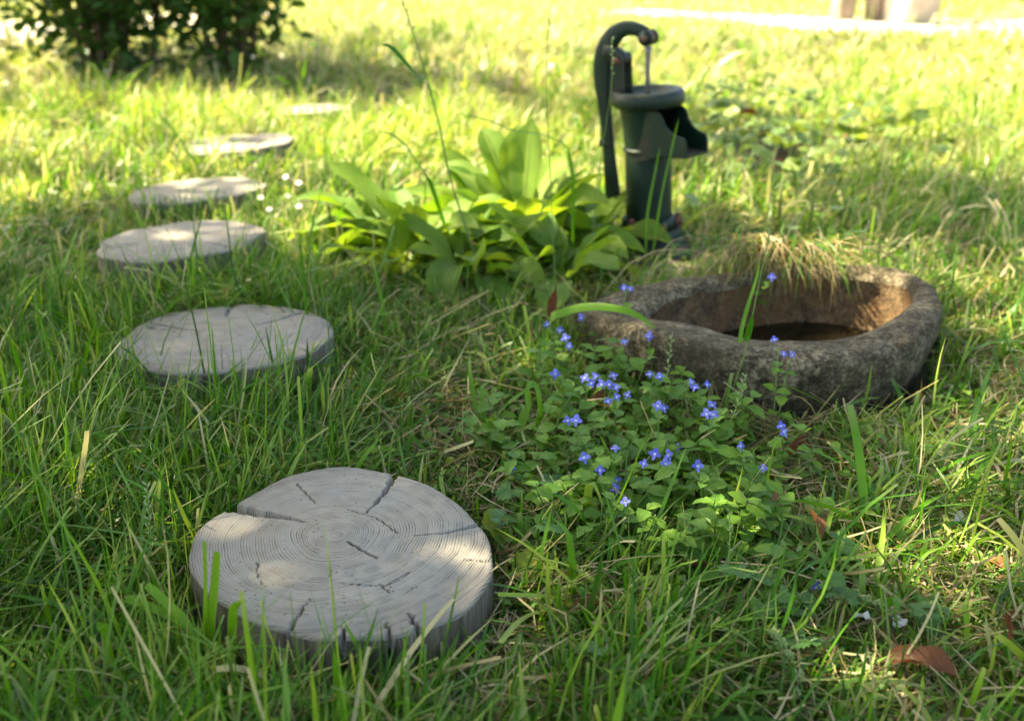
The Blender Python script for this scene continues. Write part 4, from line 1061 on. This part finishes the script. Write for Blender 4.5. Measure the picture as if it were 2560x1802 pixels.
# hay hanging over the back rim of the basin
r = empty('dry_grass_tuft', (0.63, 2.25, g1(.63, 2.25))); tag(r, 'brown dry grass tuft hanging over the back rim of the basin', 'dry grass')
for k in range(260):
    x0 = random.gauss(.0, .075); l = random.uniform(.07, .21)
    ax = random.gauss(0, .9); 
    e_ = random.random()
    p = [(x0 * .7, random.uniform(-.02, .06), 0.0), (x0 + ax * l * .3, -.03, .07 + .05 * e_), (x0 + ax * l * .7, -.085 - l * .15, .085 + .03 * e_), (x0 + ax * l, -.11 - l * .35, .07 - random.uniform(0, .10))]
    obj('blade', ribbon_mesh('blade', p, random.uniform(.0015, .0035), random.choice((STRAW, STRAW, STRAW, GRASS)), random.uniform(.05, .75), 0.0, 8, random.uniform(-1, 1)), r)

def hero(name, pts, width, label, cat='grass blade', mat=GRASS, tr=.7, dry=0., roll=0., blunt=False):
    P0 = np.array(pts[0]); 
    pr = ((0, .7), (.2, 1), (.6, 1), (.9, .95), (1, .85)) if blunt else ((0, .6), (.2, 1), (.6, .95), (.85, .6), (1, .05))
    o = obj(name, ribbon_mesh(name, [tuple(np.array(p) - P0) for p in pts], width, mat, tr, dry, 20, roll, pr), None, tuple(P0))
    return tag(o, label, cat)
hero('wild_grass', [(0.060, 1.87, 0.0), (0.075, 1.86, 0.123), (0.101, 1.85, 0.147), (0.141, 1.83, 0.166), (0.19, 1.8, 0.176), (0.24, 1.78, 0.168), (0.283, 1.77, 0.135)], 0.017, 'wide arching grass blade bridging to the rim of the basin', roll=-1.15)
hero('wild_grass', [(0.43, 1.70, 0.02), (0.425, 1.72, 0.121), (0.435, 1.74, 0.181), (0.454, 1.76, 0.245), (0.465, 1.79, 0.28)], 0.008, 'narrow green blade rising before the basin water')
hero('wild_grass', [(-0.15, 2.52, 0.05), (-0.207, 2.5, 0.254), (-0.234, 2.5, 0.3), (-0.271, 2.5, 0.356), (-0.309, 2.5, 0.38), (-0.333, 2.5, 0.378)], 0.013, 'tall blue-green blade curving out of the broad-leaved clump', tr=.3)
hero('wild_grass', [(0.16, 2.5, 0.03), (0.15, 2.5, 0.30), (0.103, 2.5, 0.365), (0.002, 2.5, 0.385), (-0.064, 2.5, 0.411), (-0.152, 2.5, 0.43)], 0.010, 'long blade bent level above the broad-leaved clump', tr=.5)
hero('wild_grass', [(0.346, 2.46, 0.02), (0.346, 2.48, 0.173), (0.363, 2.5, 0.288), (0.371, 2.5, 0.344)], 0.006, 'thin grass blade before the pump barrel, the lower one')
hero('wild_grass', [(0.357, 2.46, 0.02), (0.378, 2.48, 0.22), (0.403, 2.5, 0.356), (0.413, 2.5, 0.416)], 0.005, 'thin grass blade reaching up to the pump spout')
hero('wild_grass', [(0.05, 1.56, 0.0), (0.048, 1.565, 0.09), (0.037, 1.58, 0.118), (0.025, 1.56, 0.108), (0.030, 1.53, 0.06)], 0.009, 'folded wide blade drooping at the edge of the speedwells')
hero('wild_grass', [(0.10, 1.16, 0.0), (0.13, 1.19, 0.06), (0.17, 1.25, 0.12), (0.205, 1.32, 0.165)], 0.014, 'broad pale blade leaning up through the speedwell flowers', tr=.8, roll=1.1)
hero('wild_grass', [(0.115, 1.27, 0.0), (0.112, 1.27, 0.08), (0.120, 1.265, 0.10), (0.138, 1.25, 0.06)], 0.012, 'short wide yellow-green blade folded over below the speedwells', tr=.95)
hero('wild_grass', [(0.39, 1.28, 0.0), (0.385, 1.30, 0.07), (0.392, 1.32, 0.12), (0.40, 1.33, 0.135)], 0.011, 'upright wide blade next to a drooping blue flower', tr=.7, roll=1.2, blunt=True)
hero('wild_grass', [(0.27, 0.90, 0.0), (0.30, 0.93, 0.05), (0.335, 0.98, 0.10), (0.35, 1.02, 0.14)], 0.011, 'dark glossy twisted blade over the mown grass', tr=.15, roll=.8)
hero('wild_grass', [(-0.149, 0.91, 0.0), (-0.164, 0.925, 0.03), (-0.181, 0.935, 0.075), (-0.199, 0.945, 0.11)], 0.006, 'single upright blade before the front face of the cracked log slice', tr=.75)
hero('wild_grass', [(-0.205, 0.915, 0.0), (-0.184, 0.93, 0.045), (-0.158, 0.94, 0.068), (-0.138, 0.945, 0.078)], 0.008, 'curved blade below the front face of the cracked log slice', tr=.55)
# cut stems left of the front log
for i, (pts, w, lab) in enumerate([([(-0.373, 0.965, 0.0), (-0.36, 0.975, 0.083), (-0.352, 0.985, 0.134), (-0.347, 0.99, 0.168)], 0.010, 'thick cut grass stem standing against the cracked log slice'),
                                   ([(-0.380, 0.965, 0.0), (-0.368, 0.975, 0.083), (-0.364, 0.985, 0.134), (-0.359, 0.985, 0.186)], 0.005, 'thin tall cut stem standing against the cracked log slice'),
                                   ([(-0.340, 0.965, 0.0), (-0.335, 0.965, 0.06), (-0.325, 0.96, 0.115), (-0.312, 0.955, 0.125)], 0.010, 'wide cut blade bending over the rim of the cracked log slice'),
                                   ([(-0.37, 0.955, 0.0), (-0.385, 0.965, 0.075), (-0.411, 0.975, 0.105), (-0.436, 0.985, 0.125)], 0.008, 'blunt cut stem leaning away from the cracked log slice'),
                                   ([(-0.335, 0.965, 0.03), (-0.398, 0.975, 0.078), (-0.439, 0.985, 0.094), (-0.468, 0.995, 0.098)], 0.008, 'blunt cut stem lying nearly level by the cracked log slice'),
                                   ([(-0.455, 0.91, 0.0), (-0.462, 0.92, 0.05), (-0.468, 0.93, 0.09), (-0.474, 0.935, 0.11)], 0.010, 'short thick pale cut stem upright in trampled grass')]):
    hero('cut_stem', pts, w * 1.35, lab, 'grass stem', tr=.62, blunt=True, roll=.3)
for pts, lab in [([(-0.31, 1.70, 0.14), (-0.256, 1.685, 0.085), (-0.223, 1.675, 0.045), (-0.203, 1.66, 0.006)], 'pale dry stalk slanting in the grass between two log slices'),
                 ([(-0.262, 1.70, 0.125), (-0.25, 1.685, 0.08), (-0.225, 1.675, 0.045), (-0.200, 1.655, 0.004)], 'second dry stalk crossing a slanting one between two log slices'),
                 ([(0.745, 1.43, 0.085), (0.698, 1.37, 0.05), (0.652, 1.30, 0.015)], 'straight straw stalk propped up in thin grass'),
                 ([(0.80, 1.31, 0.04), (0.72, 1.29, 0.032), (0.65, 1.265, 0.036), (0.585, 1.235, 0.03)], 'long straw stalk lying across thin grass'),
                 ([(0.445, 1.24, 0.045), (0.435, 1.20, 0.04), (0.425, 1.165, 0.03)], 'white dry straw over the orange dead leaf'),
                 ([(0.30, 1.22, 0.05), (0.35, 1.225, 0.052), (0.40, 1.22, 0.05)], 'short bleached straw lying level under the speedwells'),
                 ([(0.02, 0.905, 0.035), (-0.02, 0.905, 0.045), (-0.06, 0.895, 0.035), (-0.085, 0.88, 0.02)], 'bent cream straw in grass before the log slice'),
                 ([(0.60, 1.30, 0.05), (0.66, 1.345, 0.06), (0.71, 1.36, 0.055)], 'forked dry straw near the basin foot'),
                 ([(0.56, 1.16, 0.03), (0.63, 1.19, 0.035), (0.74, 1.23, 0.04)], 'thin straw crossing pale buttercup leaves'),
                 ([(0.10, 0.97, 0.03), (0.04, 0.985, 0.035), (-0.04, 1.0, 0.03)], 'yellowed stalk lying flat beside the cracked log slice'),
                 ([(-0.70, 2.04, 0.06), (-0.735, 2.10, 0.10), (-0.742, 2.18, 0.16), (-0.742, 2.20, 0.20)], 'bent bleached stalk before the dappled log slice')]:
    hero('dry_stalk', pts, random.uniform(.0022, .0038), lab, 'straw', STRAW, .95, .8, .4, True)
hero('fallen_grass', [(0.33, 1.02, 0.05), (0.40, 0.995, 0.042), (0.465, 0.975, 0.036), (0.485, 0.945, 0.025)], 0.0045, 'bright green broken stem lying over the buttercup leaves', 'grass stem', tr=.7, blunt=True)
hero('fallen_grass', [(0.30, 0.925, 0.03), (0.38, 0.925, 0.035), (0.47, 0.93, 0.03)], 0.005, 'pale flattened stem lying level in the mown grass', 'grass stem', tr=.9, dry=.3, blunt=True)

# flowering grass stalks with seed heads
def stalk(pts, label, rad=0.0012, heads=None, leafpts=None, hs=0.006):
    P0 = np.array(pts[0]); q = [tuple(np.array(p) - P0) for p in pts]
    r = empty('grass_stalk', tuple(P0)); tag(r, label, 'grass stalk')
    path = spline(q, 24); V1, F1 = tube(path, np.linspace(rad * 1.3, rad * .6, 24), 6)
    obj('stem', mesh_np('stem', V1, F1, STEM), r)
    if heads:
        f0, f1, nn = heads; parts = []
        for k in range(nn):
            f = f0 + (f1 - f0) * k / max(1, nn - 1); i = min(22, int(f * 23)); c = path[i] + (path[i + 1] - path[i]) * (f * 23 - i)
            az = k * 2.4; d = np.array([math.cos(az), math.sin(az), 1.2]) * hs
            parts.append(tube([c, c + d * .35, c + d * .75, c + d], [hs * .08, hs * .22, hs * .2, hs * .03], 5))
        Vs, Fs = join(parts); obj('seed_head', mesh_np('seed_head', Vs, Fs, SEED), r)
    if leafpts:
        obj('blade', ribbon_mesh('blade', [tuple(np.array(p) - P0) for p in leafpts], 0.012, GRASS, .3, 0, 16, .5), r)
stalk([(-0.07, 2.36, 0.02), (-0.096, 2.35, 0.123), (-0.147, 2.35, 0.3), (-0.17, 2.35, 0.426), (-0.202, 2.36, 0.555), (-0.226, 2.37, 0.632), (-0.25, 2.38, 0.71)], 'tall leaning grass stalk with one long leaf above the broad-leaved clump', .0022, (.84, 1, 7),
      [(-0.168, 2.35, 0.487), (-0.218, 2.3, 0.548), (-0.265, 2.3, 0.601), (-0.289, 2.3, 0.610)], .008)
stalk([(0.10, 2.12, 0.0), (0.096, 2.1, 0.117), (0.083, 2.1, 0.338), (0.071, 2.1, 0.543), (0.074, 2.12, 0.663), (0.083, 2.14, 0.75)], 'thin tall grass stalk straight up behind the arching blade', .0009, (.8, 1, 10), None, .004)
stalk([(0.20, 2.32, 0.0), (0.198, 2.3, 0.048), (0.196, 2.3, 0.259), (0.223, 2.3, 0.514), (0.221, 2.3, 0.62)], 'thin grass stalk standing next to the pump lever', .0010, (.8, 1, 9), None, .005)
stalk([(0.395, 1.655, 0.0), (0.403, 1.65, 0.068), (0.416, 1.64, 0.145), (0.421, 1.635, 0.21), (0.428, 1.64, 0.27), (0.437, 1.65, 0.335), (0.444, 1.66, 0.37)], 'slender grass stalk crossing the front of the basin', .0013, (.88, 1, 8), [(0.417, 1.64, 0.17), (0.419, 1.632, 0.20), (0.421, 1.63, 0.225)], .005)
stalk([(0.26, 1.60, 0.0), (0.265, 1.58, 0.08), (0.270, 1.58, 0.14), (0.275, 1.59, 0.20)], 'short green grass flower stalk among blue speedwells', .0010, (.55, 1, 16), None, .006)
stalk([(0.36, 1.50, 0.0), (0.362, 1.49, 0.07), (0.375, 1.49, 0.12), (0.385, 1.50, 0.165)], 'green seed stalk beside the front of the stone basin', .0010, (.5, 1, 18), None, .006)
stalk([(-0.49, 1.12, 0.0), (-0.487, 1.12, 0.06), (-0.482, 1.13, 0.12), (-0.481, 1.14, 0.17)], 'green flowering meadow grass stalk in long grass by cut stems', .0009, (.4, 1, 26), None, .006)
stalk([(0.27, 1.06, 0.0), (0.28, 1.08, 0.05), (0.287, 1.11, 0.10), (0.29, 1.14, 0.13)], 'thin seeded stalk leaning over the mown grass', .0010, (.6, 1, 10), None, .004)
stalk([(0.42, 1.10, 0.045), (0.445, 1.06, 0.05), (0.470, 1.045, 0.045), (0.488, 1.03, 0.035)], 'fallen fluffy grass seed head above the white petals', .0011, (.25, 1, 34), None, .008)
# cocksfoot head
r = empty('seed_head', (0.338, 0.925, 0.0)); tag(r, 'pale green clustered cocksfoot seed head lying in the mown grass', 'seed head')
cl = []
V1, F1 = tube(spline([(0.01, -0.03, 0.0), (0.0, -0.01, 0.03), (-0.012, 0.012, 0.06), (-0.022, 0.03, 0.072)], 10), 0.0012, 6)
obj('stem', mesh_np('stem', V1, F1, STEM), r)
for (cx, cy, cz, s) in [(-0.023, 0.032, 0.072, .012), (-0.020, 0.020, 0.066, .012), (-0.014, 0.008, 0.058, .012), (-0.004, -0.008, 0.044, .011), (-0.010, -0.022, 0.030, .010)]:
    parts = []
    for k in range(46):
        v = Vector((random.gauss(0, 1), random.gauss(0, 1), random.gauss(0, 1))).normalized() * s * .45
        c0 = np.array([cx + v.x, cy + v.y, cz + v.z]); dd = np.array([v.x * .5 - .001, v.y * .5 + .0035, v.z * .5 + .003])
        parts.append(tube([c0, c0 + dd * .5, c0 + dd], [.0004, .0009, .0002], 4))
    Vs, Fs = join(parts); obj('spikelet_cluster', mesh_np('spikelet_cluster', Vs, Fs, SEED), r)

# ------------------------------------------------------------------ ivy beyond the pump
ivm = []
for s_ in range(3):
    a = np.linspace(-math.pi, math.pi, 17)
    rd = 0.42 * (0.72 + 0.28 * np.cos(a * 2.5) ** 2) * (1 + 0.15 * np.cos(a))
    rim = np.stack([rd * np.sin(a), 0.4 + rd * np.cos(a), 0.05 * np.cos(3 * a + s_) - 0.1 * rd], -1)
    V = np.vstack([rim, [[0, 0.38, 0.04]]]); F = [(i, i + 1, 17) for i in range(16)]
    ivm.append(mesh_np('leaf', V, F, IVYM, uv=np.stack([V[:, 0] + .5, V[:, 1]], -1)))
for k, (cx, cy, sx, sy, nl, lab) in enumerate([(0.82, 3.45, .20, .35, 130, 'sunlit ivy trailing over litter just beyond the pump spout'), (1.20, 3.75, .30, .30, 130, 'pale sunlit ivy patch spreading towards the open lawn'), (0.92, 4.15, .30, .22, 100, 'ivy with dark gaps and dead leaves behind the other ivy patches')]):
    r = empty('ivy_plant', (cx, cy, g1(cx, cy))); tag(r, lab, 'ivy', 'ivy patches beyond the pump')
    for _ in range(nl):
        x = random.gauss(0, sx); y = random.gauss(0, sy); z = max(g1(cx + x, cy + y), 0.03) - g1(cx, cy) + random.uniform(.02, .20)
        obj('leaf', random.choice(ivm), r, (x, y, z), aim(random.uniform(0, 6.28), random.uniform(-.5, .5), random.gauss(0, .4)), random.uniform(.05, .085))
    for _ in range(7):
        a = random.uniform(0, 6.28); q = [(random.gauss(0, sx * .5), random.gauss(0, sy * .5), .03)]
        for _k2 in range(4):
            a += random.uniform(-.6, .6); q.append((q[-1][0] + .08 * math.cos(a), q[-1][1] + .08 * math.sin(a), random.uniform(.02, .07)))
        V1, F1 = tube(spline(q, 14), .0022, 5); obj('stem', mesh_np('stem', V1, F1, STEMB), r)
for i, (x, y, az, L, lab) in enumerate([(0.86, 3.30, 20, .11, 'large orange dead leaf on the ivy beside the spout'), (0.98, 4.0, 160, .12, 'tan dead leaf on top of the ivy, furthest from the pump'), (0.70, 3.2, 60, .10, 'brown dead leaf at the ivy edge right behind the pump'), (1.15, 3.5, 80, .10, 'pale brown dead leaf in the middle of the ivy')]):
    tag(obj('fallen_leaf', dl[i], None, (x, y, g1(x, y) + .10), aim(R(az), .2, .4), L), lab, 'leaf', 'fallen brown leaves')

# ------------------------------------------------------------------ shrubs, posts and the shade tree
def leaf_cloud(name, pts, size, mat, updir=0.5, rs=1):
    """many folded leaf-shaped faces at given points"""
    rg = np.random.default_rng(rs); N = len(pts)
    az = rg.uniform(0, 6.28, N); el = rg.normal(-0.2, 0.5, N); s = rg.uniform(*size, N)
    d = np.stack([np.cos(az) * np.cos(el), np.sin(az) * np.cos(el), np.sin(el)], -1)
    sd = np.cross(d, rg.normal(0, updir, (N, 3)) + np.array([0, 0, 1.0])); sd /= np.linalg.norm(sd, axis=1)[:, None]
    up = np.cross(sd, d)
    pr = [(0, 0, 0), (.3, .27, .07), (.7, .22, .05), (1, 0, -.08), (.7, -.22, .05), (.3, -.27, .07)]
    V = np.stack([pts + d * (a * s)[:, None] + sd * (b_ * s)[:, None] + up * (c_ * s)[:, None] for a, b_, c_ in pr], 1)
    uvs = np.tile(np.array([[0.5 + b_, a] for a, b_, c_ in pr])[None], (N, 1, 1))
    bi = (np.arange(N) * 6)[:, None]
    F = np.concatenate([bi + np.array([[0, 1, 2, 3]]), bi + np.array([[0, 3, 4, 5]])])
    return mesh_np(name, V.reshape(-1, 3), F, mat, uv=uvs.reshape(-1, 2), smooth=False)

def shrub(x, y, rx, ry, h, nst, nlv, label, group, size=(.05, .10), low=0.1, seed=0):
    rr = random.Random(seed); rg = np.random.default_rng(seed)
    r = empty('shrub', (x, y, g1(x, y))); tag(r, label, 'shrub', group)
    tips = []
    for k in range(nst):
        a = rr.uniform(0, 6.28); d = rr.uniform(.02, .25) * rx; e = rr.uniform(.3, .95)
        q = [(d * math.cos(a), d * math.sin(a), -.03), (d * 1.6 * math.cos(a) + rr.uniform(-.05, .05), d * 1.6 * math.sin(a), h * .3), (rx * e * math.cos(a) * .7, ry * e * math.sin(a) * .7, h * .62), (rx * e * math.cos(a), ry * e * math.sin(a), h * rr.uniform(.75, 1))]
        P = spline(q, 14); V1, F1 = tube(P, np.linspace(.018, .005, 14), 7)
        obj('stem', mesh_np('stem', V1, F1, STEMB), r); tips += [P[i] for i in range(4, 14)]
    tips = np.array(tips)
    c = tips[rg.integers(0, len(tips), nlv)] + rg.normal(0, 1, (nlv, 3)) * np.array([rx * .22, ry * .22, h * .13])
    u = rg.normal(0, 1, (nlv // 2, 3)); u /= np.linalg.norm(u, axis=1)[:, None]
    c2 = u * np.array([rx, ry, h * .55]) * rg.uniform(.55, 1.0, (nlv // 2, 1)) + np.array([0, 0, h * .5])
    c = np.vstack([c, c2]); c[:, 2] = np.maximum(c[:, 2], low * rg.random(len(c)) + .02)
    f = obj('foliage', leaf_cloud('foliage', c, size, SHRUB, rs=seed), r); f['kind'] = 'stuff'
    return r
shrub(-2.10, 5.40, .74, .52, 1.75, 16, 4600, 'dark leafy shrub with bare lower stems by the gravel path', None, low=.12, seed=11)
shrub(-1.50, 5.50, .48, .42, 1.5, 11, 2600, 'smaller dark shrub growing against the leafy one by the path', None, low=.10, seed=12)
HG = 'dark hedge shrubs at the end of the lawn'
for i, (x, y) in enumerate([(-7.5, 11.6), (-5.6, 12.0), (-3.9, 12.3), (-2.2, 12.4), (-0.5, 12.3), (1.0, 12.5), (2.7, 12.6), (4.4, 12.3), (6.0, 11.8), (7.8, 11.2)]):
    shrub(x, y, 1.05, .8, 2.0, 8, 2200, 'dark dense hedge shrub at the far end of the lawn', HG, (.09, .16), .05, 30 + i)
shrub(5.0, 10.3, .7, .6, 1.1, 8, 1500, 'low dark shrub beyond the gravel path near the stone stump', None, (.07, .12), .05, 50)
# white blossom low left of the shrub
# posts and stone at the path
for i, (x, y, rr_, h, tl, lab) in enumerate([(2.50, 7.95, .09, .62, (.04, .03), 'old upright timber post beside the gravel path'), (2.74, 7.95, .08, .50, (-.03, -.04), 'shorter split timber post next to the pale stone')]):
    r = empty('timber_post', (x, y, g1(x, y))); r.rotation_euler = (tl[0], tl[1], i); tag(r, lab, 'post', 'timber posts by the path')
    th = np.arange(24) / 24 * 2 * math.pi; zz = np.linspace(-.05, h, 14)
    Tg, Zg = np.meshgrid(th, zz, indexing='ij'); rd = rr_ * (1 + .07 * np.sin(Tg * 5 + i) + .05 * wav(np.cos(Tg), np.sin(Tg), Zg * .4, 2)) * (1 - .12 * np.clip(Zg, 0, 1))
    V = np.stack([rd * np.cos(Tg), rd * np.sin(Tg), Zg + .02 * np.sin(Tg * 2 + 1) * (Zg > h - .01)], -1).reshape(-1, 3)
    obj('post_shaft', mesh_np('post_shaft', V, grid_faces(24, 14, wrap_u=True), POSTW), r)
    capv = V.reshape(24, 14, 3)[:, -1]; cV = np.vstack([capv, capv.mean(0)[None] + np.array([[0, 0, .004]])])
    obj('post_top', mesh_np('post_top', cV, [(k, (k + 1) % 24, 24) for k in range(24)], POSTW), r)
tag(obj('boulder', rough_block('boulder', 0.17, 0.15, 0.36, PALE, 6, 5, .03), None, (2.98, 7.80, .42), (0, R(14), .4)), 'tall pale stone leaning beside the timber posts', 'stone')

# shade tree beside the lawn: unseen crown, shaped to throw the dappled shade over the near ground
S = np.array(SUN)
GAPS = [(-0.33, 1.09, .085, .055, .72), (-0.085, 1.05, .05, .03, .40), (0.11, 1.15, .06, .055, .9), (-0.80, 2.42, .13, .07, .5), (-0.36, 2.50, .14, .10, .95), (0.90, 1.47, .16, .10, .9), (0.80, 2.07, .15, .10, 1.0),
        (1.02, 2.38, .34, .16, .85), (-0.58, 1.28, .06, .05, .7), (0.45, 1.27, .10, .06, .6), (0.20, 1.22, .12, .06, .5), (-1.08, 2.30, .10, .08, .45), (1.25, 1.9, .12, .2, .8), (0.10, 1.80, .10, .06, .5), (-0.6, 0.98, .06, .05, .8), (0.68, 1.30, .14, .07, .55), (0.98, 1.62, .2, .12, .6), (1.15, 2.15, .25, .15, .7), (0.55, 1.12, .10, .06, .45), (1.3, 2.55, .3, .14, .5), (0.62, 2.42, .18, .10, .7), (0.72, 1.05, .1, .06, .5), (-0.15, 1.75, .08, .05, .5), (-0.95, 1.95, .1, .06, .5)]  # ground spots where crown leaves are cut away to let sun through
def crown_points():
    rg = np.random.default_rng(77); N = 60000
    gx_ = rg.uniform(-3.6, 2.6, N); gy_ = rg.uniform(-3.2, 3.4, N); t = rg.uniform(4.6, 8.2, N)
    # rounded crown outline
    cx, cy, ct = -0.5, 0.4, 6.4
    e = ((gx_ - cx) / 3.1) ** 2 + ((gy_ - cy) / 3.1) ** 4 + ((t - ct) / 1.8) ** 2 * 0.55
    yb = np.interp(gx_, [-3, -1.6, -0.9, -0.45, -0.1, 0.28, 0.38, 0.6, 0.95, 1.3, 1.7, 2.6], [2.6, 2.75, 2.60, 2.46, 2.40, 2.42, 2.70, 2.86, 2.72, 2.95, 3.0, 2.6]) + 0.10 * wav(gx_, gy_, t * .1, 6)
    keep = (e < 1.25) & (gy_ < yb)
    for ax, ay, rx, ry, p in GAPS:
        q = ((gx_ - ax) / (rx + .06)) ** 2 + ((gy_ - ay) / (ry + .06)) ** 2
        keep &= ~((q < 1) & (rg.random(N) < p))
    keep &= rg.random(N) < 0.85 + 0.25 * wav(gx_, gy_, 0, 4.0) + 0.5 * (((gx_ + 0.16) / .3) ** 2 + ((gy_ - 1.1) / .25) ** 2 < 1) + 0.5 * (((gx_ + 0.52) / .3) ** 2 + ((gy_ - 1.84) / .26) ** 2 < 1)
    P = np.stack([gx_, gy_, 0 * gx_], -1) + t[:, None] * S[None]
    P = P[keep]
    ex = []  # added leaf sprays that drop shade on chosen ground spots
    for ax, ay, rx, ry, n_ in [(-1.0, 2.98, .16, .07, 60), (-1.0, 2.80, .30, .10, 160), (-1.12, 3.62, .16, .06, 50), (-0.86, 3.66, .08, .05, 25), (-0.55, 3.1, .25, .10, 90), (-1.6, 3.3, .3, .1, 80), (1.4, 3.05, .35, .14, 200), (0.62, 3.9, .12, .1, 40), (0.80, 3.46, .16, .12, 200), (1.0, 3.85, .10, .05, 40), (0.70, 3.2, .06, .05, 20)]:
        q = rg.normal(0, .6, (n_, 2)); tt = rg.uniform(5.0, 7.2, n_)
        ex.append(np.stack([ax + q[:, 0] * rx, ay + q[:, 1] * ry, 0 * tt], -1) + tt[:, None] * S[None])
    return np.vstack([P] + ex)
cp = crown_points()
TX, TY = -5.0, 1.9
r = empty('shade_tree', (TX, TY, g1(TX, TY))); tag(r, 'broad-crowned tree beside the lawn shading the near ground', 'tree')
loc0 = np.array([TX, TY, g1(TX, TY)])
V1, F1 = tube(spline([(0, 0, -.1), (.05, .03, .8), (.15, -.05, 1.8), (.25, -.1, 2.9), (.5, -.2, 4.2)], 20), np.linspace(.26, .13, 20), 14)
obj('trunk', mesh_np('trunk', V1, F1, BARK), r)
rr = random.Random(5)
for k in range(14):
    tgt = cp[rr.randrange(len(cp))] - loc0
    z0 = rr.uniform(2.0, 4.0); st = np.array([.2 + .1 * (z0 - 2), -.08, z0])
    mid = st * .5 + tgt * .5 + np.array([0, 0, .25])
    V1, F1 = tube(spline([tuple(st), tuple(mid), tuple(tgt)], 14), np.linspace(.07, .012, 14), 8)
    obj('limb', mesh_np('limb', V1, F1, BARK), r)
f = obj('crown', leaf_cloud('crown', cp - loc0, (.09, .145), TREEL, rs=9), r); f['kind'] = 'stuff'
# a lighter tree out of view, added to dapple the open lawn
rg = np.random.default_rng(123)
cl_ = []
for _ in range(26):
    q = np.array([rg.uniform(-2.4, 3.2), rg.uniform(3.5, 7.2), 0]) + rg.uniform(5.5, 8.5) * S
    nn = int(rg.integers(30, 110)); cl_.append(q + rg.normal(0, 1, (nn, 3)) * np.array([.28, .22, .18]))
cl_ = np.vstack(cl_)
TX, TY = -6.2, 7.4
r = empty('shade_tree', (TX, TY, g1(TX, TY))); tag(r, 'sparse light-crowned tree out of view, added to dapple the sunlit lawn', 'tree')
loc0 = np.array([TX, TY, g1(TX, TY)])
V1, F1 = tube(spline([(0, 0, -.1), (.05, -.03, 1.2), (.2, -.05, 2.6), (.5, -.1, 4.4), (.9, -.2, 6.0)], 20), np.linspace(.22, .08, 20), 14)
obj('trunk', mesh_np('trunk', V1, F1, BARK), r)
for k in range(16):
    tgt = cl_[rr.randrange(len(cl_))] - loc0
    z0 = rr.uniform(2.4, 5.4); st = np.array([.2 + .16 * (z0 - 2.4), -.06, z0])
    V1, F1 = tube(spline([tuple(st), tuple(st * .5 + tgt * .5 + np.array([0, 0, .25])), tuple(tgt)], 14), np.linspace(.05, .01, 14), 8)
    obj('limb', mesh_np('limb', V1, F1, BARK), r)
f = obj('crown', leaf_cloud('crown', cl_ - loc0, (.09, .14), TREEL, rs=19), r); f['kind'] = 'stuff'
